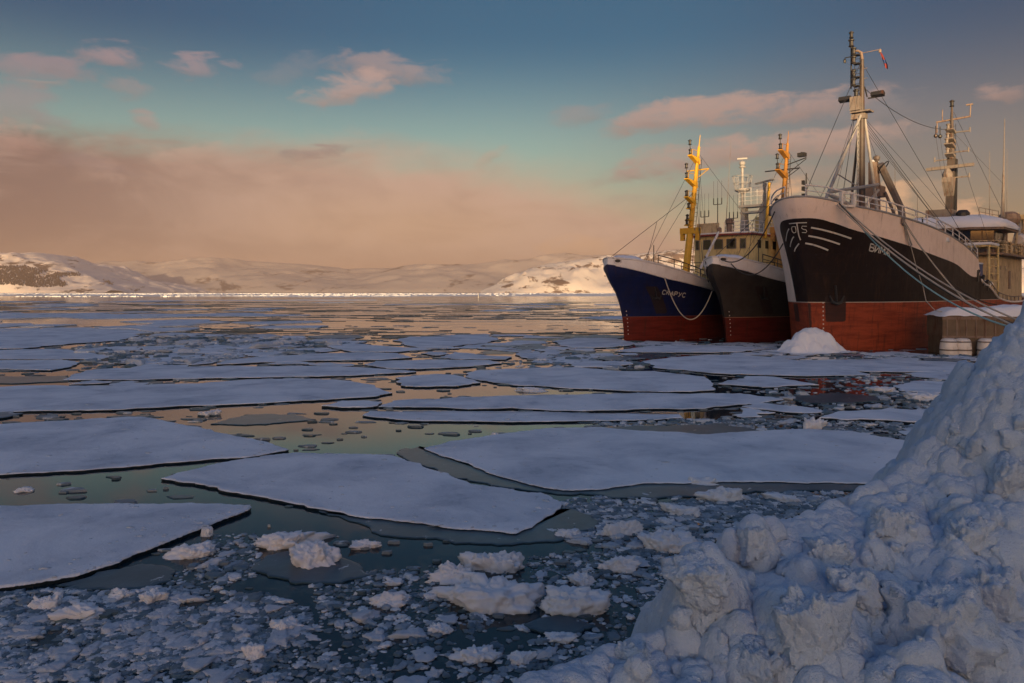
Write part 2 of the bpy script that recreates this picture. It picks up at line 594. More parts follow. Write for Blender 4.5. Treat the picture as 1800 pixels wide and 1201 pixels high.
# ------------------------------------------------------------------ setting: sea, hills, haze
def grid_obj(name, xs, ys, zfun, mat, smooth_=True):
    """xs, ys: 2-D arrays of world x, y"""
    z = zfun(xs, ys)
    r, c = xs.shape
    v = np.stack([xs, ys, z], -1).reshape(-1, 3)
    idx = np.arange(r * c).reshape(r, c)
    f = np.stack([idx[:-1, :-1], idx[:-1, 1:], idx[1:, 1:], idx[1:, :-1]], -1).reshape(-1, 4)
    me = bpy.data.meshes.new(name)
    me.vertices.add(len(v))
    me.vertices.foreach_set('co', v.astype(np.float32).ravel())
    me.loops.add(f.size)
    me.loops.foreach_set('vertex_index', f.astype(np.int32).ravel())
    me.polygons.add(len(f))
    me.polygons.foreach_set('loop_start', np.arange(0, f.size, 4, dtype=np.int32))
    me.polygons.foreach_set('loop_total', np.full(len(f), 4, np.int32))
    me.update(calc_edges=True)
    if smooth_:
        me.polygons.foreach_set('use_smooth', np.ones(len(f), bool))
    me.materials.append(mat)
    o = bpy.data.objects.new(name, me)
    COL.objects.link(o)
    return o


m_ = MB().add([(-14000, -300, 0), (14000, -300, 0), (14000, 14000, 0), (-14000, 14000, 0)], [(0, 1, 2, 3)])
tag(m_.build('sea_water', M['water']), kind='structure')


def hill_mat(name, rock, rocksc, amount, base=(0.78, 0.76, 0.76)):
    m_, N, p = new_mat(name)
    geo = N.n('ShaderNodeNewGeometry')
    pos = geo.outputs['Position']
    mp = N.n('ShaderNodeMapping')
    mp.inputs['Scale'].default_value = (1, 0.45, 2.2)
    N.t.links.new(pos, mp.inputs[0])
    a = N.noise(mp.outputs[0], rocksc, 8, 0.68, 0.5)
    b_ = N.noise(mp.outputs[0], rocksc * 0.16, 4, 0.55)
    k = N.m('ADD', N.m('MULTIPLY', a, 0.72), N.m('MULTIPLY', b_, 0.42))
    c = N.mix(N.mr(k, amount, amount + 0.05), (*base, 1), (*rock, 1))
    N.set(p.inputs['Base Color'], c)
    p.inputs['Roughness'].default_value = 0.9
    p.inputs['Specular IOR Level'].default_value = 0.1
    return m_


def hill(name, sil, D, front, back, mat, seed, rough, ridge=0.0):
    px = np.array([q[0] for q in sil], float)
    hh = np.array([(HZ - q[1]) / F * D + H for q in sil])
    Hf = pchip(px, hh)
    u = np.linspace(px[0], px[-1], 420)
    t = np.linspace(0, 1, 90)
    U, T = np.meshgrid(u, t)
    Yd = (D - front) + (front + back) * T
    Xd = (U - 900) / F * D * (1 + 0.10 * (Yd - D) / D)
    tr = front / (front + back)
    shp = np.where(T < tr, np.sin(np.clip(T / tr, 0, 1) * math.pi / 2) ** 0.8, np.cos(np.clip((T - tr) / (1 - tr), 0, 1) * math.pi / 2))
    def zf(x, y):
        n = fbm(xyz(x / (D * .06), y / (D * .09)), 6, seed, 0.55)
        n2 = fbm(xyz(x / (D * .012), y / (D * .02), 3.1), 4, seed + 9, 0.6)
        hb = Hf(U)
        return hb * shp * (1 + 0.25 * rough * n * (1 - shp ** 6)) + rough * hb.max() * (0.14 * n + 0.05 * n2) * smooth(0.0, 0.4, shp) * (1 - 0.75 * smooth(0.9, 1, shp)) - 3.0 * (1 - smooth(0, .06, shp))
    o = grid_obj(name, Xd, Yd, zf, mat)
    tag(o, kind='structure')
    return o, (U, Yd)


hm_l = hill_mat('hill_snow_rock', (0.10, 0.07, 0.06), 0.020, 0.655, (0.78, 0.71, 0.65))
hm_r = hill_mat('hill_snow_scrub', (0.16, 0.11, 0.08), 0.018, 0.592, (0.80, 0.74, 0.66))
hm_f = hill_mat('far_hill_snow', (0.12, 0.10, 0.10), 0.004, 0.620, (0.42, 0.39, 0.38))
hill('hill', [(-500, 470), (-300, 440), (-120, 432), (0, 443), (30, 446), (65, 444), (90, 453), (110, 461), (130, 461), (150, 474), (180, 487), (215, 498), (240, 502), (255, 508), (275, 516)], 2800, 420, 900, hm_l, 3, 1.0)
hill('hill', [(850, 516), (868, 507), (885, 494), (905, 484), (930, 474), (965, 463), (1000, 459), (1040, 456), (1080, 452), (1130, 446), (1180, 440), (1230, 436), (1300, 428), (1400, 420), (1500, 425), (1600, 440), (1750, 446), (1900, 470), (2100, 500)], 2600, 460, 1200, hm_r, 8, 1.0)
hill('hill', [(-600, 470), (-300, 455), (-50, 462), (130, 470), (230, 468), (310, 462), (400, 459), (480, 462), (550, 466), (620, 474), (700, 472), (760, 466), (830, 467), (880, 463), (960, 455), (1100, 450), (1500, 445), (1900, 460), (2300, 470)], 4900, 1500, 1200, hm_f, 15, 0.9)
hill('hill', [(400, 516), (450, 500), (520, 488), (600, 493), (680, 498), (760, 497), (830, 494), (900, 490), (1000, 495), (1100, 516)], 4100, 700, 600, hm_f, 21, 1.0)

# the shore behind the camera that shades the harbour: a long uneven snow ridge
Us, Ts = np.meshgrid(np.linspace(-1500, 1100, 160), np.linspace(-1, 1, 40))
def zshore(x, y):
    n = fbm(xyz(x / 260.0, y / 300.0), 5, 33, 0.5)
    n2 = fbm(xyz(x / 40.0, y / 60.0), 4, 35, 0.5)
    return (55.0 + 7.0 * n + 3.0 * n2) * np.cos(np.clip(np.abs(Ts), 0, 1) * math.pi / 2) ** 0.6 - 1.0
tag(grid_obj('hill', Us, -520.0 + 170 * Ts + 0 * Us, zshore, hm_l), kind='structure')

# sunlit pack ice far out: hummocks and ridges with dark leads
def pack_mat():
    m_, N, p = new_mat('pack_ice')
    pos = N.n('ShaderNodeNewGeometry').outputs['Position']
    a = N.noise(pos, 0.05, 6, 0.6)
    c = N.mix(N.mr(a, 0.3, 0.7), (0.62, 0.66, 0.70, 1), (0.80, 0.82, 0.84, 1))
    N.set(p.inputs['Base Color'], c)
    p.inputs['Roughness'].default_value = 0.8
    p.inputs['Specular IOR Level'].default_value = 0.15
    return m_


M['pack'] = pack_mat()
rows = 170 * (1650 / 170.0) ** np.linspace(0, 1, 330)
cols = np.linspace(-150, 1960, 900)
Cc, Rr = np.meshgrid(cols, rows)
Xc = (Cc - 900) / F * Rr
def zpack(x, y):
    cover = fbm(xyz(x / 130.0, y / 45.0), 5, 51, 0.6)
    th = 0.46 - 0.80 * smooth(430, 800, y)
    flat = smooth(th, th + 0.06, cover)
    return -0.30 + 0.42 * flat


tag(grid_obj('pack_ice', Xc, Rr, zpack, M['pack'], False), kind='stuff')
# broken blocks thrown up along the far pressure ridges
def far_rubble():
    r2 = np.random.RandomState(4)
    n = 15000
    yy = 360 * (1500 / 360.0) ** (r2.rand(n) ** 0.8)
    px_ = r2.uniform(-80, 1250, n)
    xx = (px_ - 900) / F * yy
    dens = fbm(xyz(xx / 160.0, yy / 55.0), 4, 77, 0.6)
    keep = dens + 0.30 * smooth(800, 1200, yy) - 0.34 * smooth(640, 380, yy) - 0.30 * smooth(500, 1050, px_) - .12 * smooth(250, 0, px_) > 0.16
    b = MB()
    for x, y in zip(xx[keep], yy[keep]):
        w, h = r2.uniform(0.8, 5.0), r2.uniform(0.10, 0.55)
        d_ = r2.uniform(0.4, 1.4)
        k = r2.uniform(-.5, .5, 8) * 0.5
        v = [(-w / 2, -d_, -.2), (w / 2, -d_, -.2), (w / 2, d_, -.2), (-w / 2, d_, -.2),
             (-w / 2 * (.8 + k[0]), -d_ * .7, h * (.8 + k[1])), (w / 2 * (.7 + k[2]), -d_ * .6, h * (1 + k[3])), (w / 2 * (.7 + k[4]), d_ * .8, h * (.9 + k[5])), (-w / 2 * .8, d_ * .7, h * (.7 + k[6]))]
        a_ = r2.uniform(-.7, .7)
        c_, s_ = math.cos(a_), math.sin(a_)
        b.add([(x + p[0] * c_ - p[1] * s_, y + p[0] * s_ + p[1] * c_, p[2] + .08) for p in v], [(0, 1, 5, 4), (1, 2, 6, 5), (2, 3, 7, 6), (3, 0, 4, 7), (4, 5, 6, 7)])
    tag(b.build('ice_rubble', M['pack']), kind='stuff')


far_rubble()
# woods on the left hill: a far-off mass of small bare trees
def far_woods():
    b = MB()
    r2 = random.Random(5)
    dgw = bpy.context.evaluated_depsgraph_get()
    hl = [o for o in COL.objects if o.name == 'hill'][0]
    polys = [[(-60, 470), (50, 468), (80, 478), (60, 484), (10, 486), (-60, 484)], [(-60, 484), (10, 486), (60, 484), (80, 490), (110, 494), (118, 504), (60, 505), (20, 500), (-60, 505)],
             [(95, 481), (140, 480), (142, 485), (100, 486)], [(180, 492), (196, 497), (200, 502), (185, 497)], [(78, 482), (104, 488), (104, 494), (80, 489)]]
    n = 0
    while n < 2600:
        px, py = r2.uniform(-60, 205), r2.uniform(466, 507)
        if not any(inpoly((px + r2.gauss(0, 2), py + r2.gauss(0, .7)), q) for q in polys):
            continue
        d = Vector(((px - 900) / F, 1.0, -(py - HZ) / F)).normalized()
        ok, loc, nor, ix = hl.ray_cast(Vector((0, 0, H)), d)
        n += 1
        if not ok:
            continue
        h = r2.uniform(4, 8)
        b.lathe(loc - Vector((0, 0, .6)), [(1.0, 0), (1.9, h * .35), (1.1, h * .7), (0.1, h)], 5)
    m_, N, p = new_mat('winter_woods')
    p.inputs['Base Color'].default_value = (0.022, 0.014, 0.014, 1)
    p.inputs['Roughness'].default_value = 0.95
    tag(b.build('woods', m_), kind='stuff')


far_woods()


def box_haze():
    hz_m = bpy.data.materials.new('haze')
    hz_m.use_nodes = True
    t = hz_m.node_tree
    t.nodes.clear()
    o_ = t.nodes.new('ShaderNodeOutputMaterial')
    v_ = t.nodes.new('ShaderNodeVolumePrincipled')
    v_.inputs['Color'].default_value = (0.62, 0.50, 0.45, 1)
    v_.inputs['Density'].default_value = HAZE
    v_.inputs['Anisotropy'].default_value = 0.0
    t.links.new(v_.outputs[0], o_.inputs['Volume'])
    b = MB().bbox((-14500, -900, -1.5), (14500, 14500, 235))
    o = b.build('haze', hz_m)
    tag(o, kind='stuff')
    return o


HAZE = 0.00017
box_haze()

# ------------------------------------------------------------------ ships
P_ = {}
P_['blue'] = paint('blue_hull', (0.010, 0.022, 0.085), 0.45, 0.5)
def hull_mat(name, upper, boot, band, rust=0.5, line=(0.45, 0.40, 0.34)):
    """three paints on one plated hull: bottom paint, topside, white band; the vertex values are metres past each paint line"""
    m_, N, p = new_mat(name)
    def at_(k):
        a = N.n('ShaderNodeAttribute')
        a.attribute_name = k
        return a.outputs['Fac']
    pos = N.n('ShaderNodeTexCoord').outputs['Object']
    w, bt, dk = at_('white'), at_('boot'), at_('dark')
    ed = N.m('MULTIPLY', N.m('SUBTRACT', N.noise(pos, 5.0, 5, 0.6), 0.5), 0.05)
    n = N.noise(pos, 1.1, 6, 0.62)
    mp = N.n('ShaderNodeMapping')
    mp.inputs['Scale'].default_value = (2.2, 2.2, 0.22)
    N.t.links.new(pos, mp.inputs[0])
    run = N.noise(mp.outputs[0], 1.6, 7, 0.66, 0.2)
    up = N.mix(N.mr(n, 0.35, 0.7, 0, 0.55), (*upper, 1), (upper[0] * .45 + .004, upper[1] * .45 + .003, upper[2] * .45 + .003, 1))
    up = N.mix(N.mr(run, 0.50, 0.70, 0, 0.75 * rust), up, (0.050, 0.022, 0.011, 1))
    pale = N.noise(mp.outputs[0], 3.3, 6, 0.7, 0.1)
    up = N.mix(N.mr(pale, 0.60, 0.78, 0, 0.35), up, (0.10, 0.095, 0.09, 1))
    sc_ = N.noise(pos, 7.0, 7, 0.7)
    up = N.mix(N.mr(sc_, 0.66, 0.74, 0, 0.35), up, (0.12, 0.10, 0.09, 1))
    mp2 = N.n('ShaderNodeMapping')
    mp2.inputs['Scale'].default_value = (0.35, 0.35, 3.0)
    N.t.links.new(pos, mp2.inputs[0])
    bnd = N.noise(mp2.outputs[0], 1.3, 6, 0.62)
    bo = N.mix(N.mr(bnd, 0.38, 0.68, 0, 0.75), (*boot, 1), (boot[0] * .45, boot[1] * .38, boot[2] * .38, 1))
    bo = N.mix(N.mr(run, 0.50, 0.68, 0, 0.6), bo, (0.05, 0.020, 0.012, 1))
    bo = N.mix(N.mr(sc_, 0.60, 0.70, 0, 0.4), bo, (boot[0] * .9 + .08, boot[1] + .09, boot[2] + .08, 1))
    wh = N.mix(N.mr(n, 0.4, 0.75, 0, 0.35), (*band, 1), (band[0] * .68, band[1] * .62, band[2] * .56, 1))
    wh = N.mix(N.mr(run, 0.56, 0.74, 0, 0.6 * rust), wh, (0.24, 0.13, 0.07, 1))
    wh = N.mix(N.mr(sc_, 0.62, 0.72, 0, 0.4), wh, (band[0] * .5, band[1] * .45, band[2] * .4, 1))
    c = N.mix(N.mr(N.m('ADD', w, ed), -0.008, 0.008), up, wh)
    c = N.mix(N.mr(N.m('ADD', bt, N.m('MULTIPLY', ed, .3)), -0.05, -0.045), c, (*line, 1))
    c = N.mix(N.mr(N.m('ADD', bt, N.m('MULTIPLY', ed, .6)), -0.008, 0.008), c, bo)
    c = N.mix(N.mr(N.m('ADD', dk, N.m('MULTIPLY', ed, 2.0)), -0.03, 0.03, 0, 0.9), c, (0.030, 0.020, 0.018, 1))
    N.set(p.inputs['Base Color'], c)
    N.set(p.inputs['Roughness'], N.m('ADD', 0.42, N.m('MULTIPLY', n, 0.25)))
    p.inputs['Specular IOR Level'].default_value = 0.22
    # plate seams
    br = N.n('ShaderNodeTexBrick')
    sx = N.n('ShaderNodeSeparateXYZ')
    N.t.links.new(pos, sx.inputs[0])
    N.t.links.new(N.comb(sx.outputs[0], sx.outputs[2], 0.0), br.inputs['Vector'])
    br.inputs['Scale'].default_value = 1.0
    br.inputs['Mortar Size'].default_value = 0.012
    br.inputs['Brick Width'].default_value = 4.2
    br.inputs['Row Height'].default_value = 1.35
    hh = N.m('ADD', N.m('MULTIPLY', br.outputs['Fac'], -0.25), N.m('MULTIPLY', n, 1.0))
    bump(N, p, hh, 0.6, 0.07)
    return m_


P_['white'] = paint('white_paint', (0.80, 0.74, 0.68), 0.5, 0.4, 0.25)
P_['grey'] = paint('grey_paint', (0.34, 0.33, 0.32), 0.5, 0.4, 0.3)
P_['yellow'] = paint('yellow_paint', (0.66, 0.36, 0.02), 0.5, 0.3, 0.25)
P_['orange'] = paint('orange_paint', (0.38, 0.17, 0.022), 0.5, 0.35, 0.3)
P_['cream'] = paint('cream_paint', (0.72, 0.55, 0.25), 0.55, 0.3, 0.4)
P_['rustcream'] = paint('rusty_cream_paint', (0.56, 0.43, 0.25), 0.55, 0.35, 0.85)
P_['black'] = paint('black_fittings', (0.020, 0.019, 0.019), 0.5, 0.3, 0.2)
P_['steel'] = paint('weathered_steel', (0.20, 0.17, 0.15), 0.6, 0.5, 0.6)
P_['brown'] = paint('rusty_mast', (0.24, 0.17, 0.13), 0.6, 0.5, 0.7)
P_['mast'] = paint('mast_paint', (0.075, 0.058, 0.05), 0.6, 0.5, 0.5)
P_['red'] = paint('red_paint', (0.20, 0.022, 0.018), 0.5, 0.3, 0.3)
P_['bluebox'] = paint('blue_paint', (0.02, 0.06, 0.20), 0.5, 0.3, 0.2)
P_['mark'] = paint('white_lettering', (0.62, 0.58, 0.50), 0.6, 0.35, 0.2)
P_['rope'] = paint('rope', (0.42, 0.38, 0.32), 0.85, 0.35, vert=False)
P_['darkrope'] = paint('dark_rope', (0.05, 0.045, 0.04), 0.85, 0.35, vert=False)
P_['teal_rope'] = paint('teal_rope', (0.22, 0.40, 0.42), 0.85, 0.3, vert=False)
gm, gN, gp_ = new_mat('window_glass')
gp_.inputs['Base Color'].default_value = (0.012, 0.012, 0.014, 1)
gp_.inputs['Roughness'].default_value = 0.08
P_['glass'] = gm


class Ship:
    """a hull described by its stem line, sheer and half breadths; x runs aft from the stem head, port is -y"""
    def __init__(s, origin, alpha, L, stem, top, bw, bd, pw):
        s.o = np.array([origin[0], origin[1], 0.0])
        s.a, s.L, s.pw = alpha, L, pw
        s.stem, s.top = pchip(*zip(*stem)), pchip(*zip(*top))
        s.bw, s.bd = pchip(*zip(*bw)), pchip(*zip(*bd))
    def half(s, t, z):
        w = np.clip(z / s.top(t), 0, 1) ** s.pw
        return (1 - w) * s.bw(t) + w * s.bd(t)
    def p(s, t, z, side=-1, off=0.0):
        """hull surface point, local; off pushes it out along the normal"""
        q = np.array([s.stem(z) + t, side * s.half(t, z), z], float)
        if off:
            e = 0.03
            t0 = max(t, 0.04)
            du = np.array([s.stem(z) + t0 + e, side * s.half(t0 + e, z), z]) - np.array([s.stem(z) + t0 - e, side * s.half(t0 - e, z), z])
            dv = np.array([s.stem(z + e) + t0, side * s.half(t0, z + e), z + e]) - np.array([s.stem(z - e) + t0, side * s.half(t0, z - e), z - e])
            n = np.cross(du, dv)
            n = n / np.linalg.norm(n)
            if n[1] * side < 0:
                n = -n
            q = q + n * off
        return q
    def world(s, q):
        c, n = math.cos(s.a), math.sin(s.a)
        return s.o + np.array([q[0] * c - q[1] * n, q[0] * n + q[1] * c, q[2]])
    def local(s, w):
        d = np.array(w, float) - s.o
        c, n = math.cos(s.a), math.sin(s.a)
        return np.array([d[0] * c + d[1] * n, -d[0] * n + d[1] * c, d[2]])
    def inv(s, px, py, side=-1, tmax=40.0):
        """(t, z) of the hull point that shows at a photo pixel"""
        best = None
        t = np.linspace(0.01, tmax, 260)
        lo, hi = None, None
        z0, z1 = 0.2, float(s.top(0)) + 1.0
        for it in range(4):
            zz = np.linspace(z0, z1, 60)
            T, Zz = np.meshgrid(t, zz)
            x = s.stem(Zz) + T
            y = side * s.half(T, Zz)
            c, n = math.cos(s.a), math.sin(s.a)
            wx_, wy_ = s.o[0] + x * c - y * n, s.o[1] + x * n + y * c
            d = (900 + F * wx_ / wy_ - px) ** 2 + (HZ - F * (Zz - H) / wy_ - py) ** 2
            i, j = np.unravel_index(np.argmin(d), d.shape)
            dt, dz = (t[1] - t[0]) * 2, (zz[1] - zz[0]) * 2
            tb, zb = t[j], zz[i]
            t = np.linspace(max(0.005, tb - dt), tb + dt, 60)
            z0, z1 = zb - dz, zb + dz
        return float(tb), float(zb)
    def center_y(s, px, py, y=0.0):
        pass


def hull_obj(S, root, mat, white=None, boot=2.0, dark=None, nt=150, nz=46):
    t = np.concatenate([np.linspace(0, 1, 24) ** 1.6 * 3.0, np.linspace(3.0, S.L, nt)[1:]])
    v = np.linspace(0, 1, nz)
    V, A = [], {'white': [], 'boot': [], 'dark': []}
    for side in (-1, 1):
        for tt in t:
            zt = float(S.top(tt))
            for vv in v:
                z = -0.8 + (zt + 0.8) * vv
                q = S.p(tt, z, side)
                V.append(q)
                A['white'].append(white(tt, z, side) if white else -1)
                A['boot'].append(boot - z)
                A['dark'].append(dark(tt, z, side) if dark else -1)
    n = len(t)
    fs = []
    for k in range(2):
        b = k * n * nz
        for i in range(n - 1):
            for j in range(nz - 1):
                q = (b + i * nz + j, b + (i + 1) * nz + j, b + (i + 1) * nz + j + 1, b + i * nz + j + 1)
                fs.append(q if k == 0 else q[::-1])
    # transom
    for j in range(nz - 1):
        a0, a1 = (n - 1) * nz + j, (n - 1) * nz + j + 1
        fs.append((a0, n * nz + a0, n * nz + a1, a1))
    o = mesh_obj('hull', V, fs, mat, root, True, None, A)
    return o


def deck_obj(S, root, mat, drop=0.9, t1=None, name='deck_snow'):
    t = np.concatenate([np.linspace(0.25, 4, 12), np.linspace(4, t1 or S.L, 40)[1:]])
    V, fs = [], []
    for tt in t:
        z = float(S.top(tt)) - drop
        h = S.half(tt, z) * 0.985
        for k in range(7):
            u = -1 + k / 3.0
            V.append((S.stem(z) + tt, u * h, z + 0.12 * (1 - u * u) + 0.05 * rnd.uniform(-1, 1)))
    for i in range(len(t) - 1):
        for k in range(6):
            fs.append((i * 7 + k, (i + 1) * 7 + k, (i + 1) * 7 + k + 1, i * 7 + k + 1))
    return mesh_obj(name, V, fs, mat, root, True)


def rail(S, root, t0, t1, side, height, mat, step=1.4, bars=2, r=0.035, name='railing', both=False, inset=0.03):
    b = MB()
    for sd_ in ((-1, 1) if both else (side,)):
        ts = np.linspace(t0, t1, max(2, int(abs(t1 - t0) / step) + 1))
        base = []
        for tt in ts:
            q = S.p(tt, float(S.top(tt)), sd_)
            q[1] -= sd_ * inset
            base.append(q)
        for q in base:
            b.tube(q, q + np.array([0, 0, height]), r)
        fine = np.linspace(t0, t1, max(2, int(abs(t1 - t0) / 0.5) + 1))
        for k in range(bars):
            hgt = height * (k + 1) / bars
            pts = []
            for tt in fine:
                q = S.p(tt, float(S.top(tt)), sd_)
                q[1] -= sd_ * inset
                pts.append(q + np.array([0, 0, hgt]))
            b.path(pts, r * (1.25 if k == bars - 1 else 0.8))
    return b.build(name, mat, root)


def cap(S, root, t0, t1, mat, r=0.07, name='gunwale'):
    b = MB()
    for sd_ in (-1, 1):
        ts = np.concatenate([np.linspace(t0, t0 + 3, 14), np.linspace(t0 + 3, t1, 40)[1:]])
        b.path([S.p(tt, float(S.top(tt)), sd_) for tt in ts], r)
    return b.build(name, mat, root)


def straight_rail(root, pts, height, mat, step=1.2, bars=2, r=0.03, name='railing'):
    b = MB()
    for a, c in zip(pts[:-1], pts[1:]):
        a, c = np.array(a, float), np.array(c, float)
        n = max(1, int(np.linalg.norm(c - a) / step))
        for i in range(n + 1):
            q = a + (c - a) * i / n
            b.tube(q, q + np.array([0, 0, height]), r, n=6)
        for k in range(bars):
            hh = np.array([0, 0, height * (k + 1) / bars])
            b.tube(a + hh, c + hh, r, n=6)
    return b.build(name, mat, root)


def ladder(root, a, b_, w, mat, axis, step=0.45, name='ladder', r=0.025):
    a, b_ = np.array(a, float), np.array(b_, float)
    ax = np.array(axis, float) * w / 2
    m2 = MB().tube(a - ax, b_ - ax, r, n=5).tube(a + ax, b_ + ax, r, n=5)
    n = int(np.linalg.norm(b_ - a) / step)
    for i in range(n):
        q = a + (b_ - a) * (i + .5) / n
        m2.tube(q - ax, q + ax, r * .8, n=5)
    return m2.build(name, mat, root)


def lamp(root, c, mat, s=1.0, name='signal_lamp'):
    b = MB().lathe(c, [(0.16 * s, 0), (0.19 * s, .05 * s), (0.13 * s, .09 * s), (0.13 * s, .36 * s), (0.19 * s, .40 * s), (0.20 * s, .46 * s), (0.06 * s, .56 * s)], 9)
    return b.build(name, mat, root)


def strokes(S, root, lines, width, mat, name, side=-1, off=0.03, sub=5):
    """painted strokes given in photo pixels, laid on the hull plating"""
    V, fs = [], []
    for ln in lines:
        tz = [S.inv(px, py, side) for px, py in ln]
        pts = []
        for a, c in zip(tz[:-1], tz[1:]):
            for k in range(sub):
                pts.append((a[0] + (c[0] - a[0]) * k / sub, a[1] + (c[1] - a[1]) * k / sub))
        pts.append(tz[-1])
        for i, (t_, z_) in enumerate(pts):
            a, c = pts[max(i - 1, 0)], pts[min(i + 1, len(pts) - 1)]
            pa, pc = S.p(a[0], a[1], side), S.p(c[0], c[1], side)
            q = S.p(t_, z_, side, off)
            d = pc - pa
            nrm = S.p(t_, z_, side, off + 0.1) - q
            w = np.cross(d, nrm)
            w = w / (np.linalg.norm(w) + 1e-9) * width / 2
            V += [q - w, q + w]
            if i:
                b = len(V) - 4
                fs.append((b, b + 1, b + 3, b + 2))
    return mesh_obj(name, V, fs, mat, root)


GLY = {'С': [[(.95, .82), (.7, 1), (.3, 1), (0, .7), (0, .3), (.3, 0), (.7, 0), (.95, .18)]],
       'К': [[(0, 0), (0, 1)], [(.9, 1), (0, .45)], [(.3, .6), (.95, 0)]],
       'А': [[(0, 0), (.5, 1), (1, 0)], [(.2, .35), (.8, .35)]],
       'Р': [[(0, 0), (0, 1), (.65, 1), (.9, .85), (.9, .62), (.65, .48), (0, .48)]],
       'У': [[(0, 1), (.5, .42)], [(1, 1), (.45, .2), (.2, 0), (0, .05)]],
       'В': [[(0, 0), (0, 1), (.62, 1), (.86, .92), (.90, .76), (.84, .60), (.62, .53), (0, .53)], [(.62, .53), (.98, .40), (1, .18), (.70, 0), (0, 0)]],
       'И': [[(0, 1), (0, 0), (.9, 1), (.9, 0)]],
       'М': [[(0, 0), (.08, 1), (.5, .3), (.92, 1), (1, 0)]]}


def text_lines(txt, x0, y0, dx, dy, w, h, slant):
    """letters of a name: start pixel of the base line, step per letter, letter size in photo pixels"""
    out = []
    for i, ch in enumerate(txt):
        bx, by = x0 + dx * i, y0 + dy * i
        for ln in GLY[ch]:
            out.append([(bx + gx * w + gy * slant, by + gx * w * dy / dx - gy * h) for gx, gy in ln])
    return out


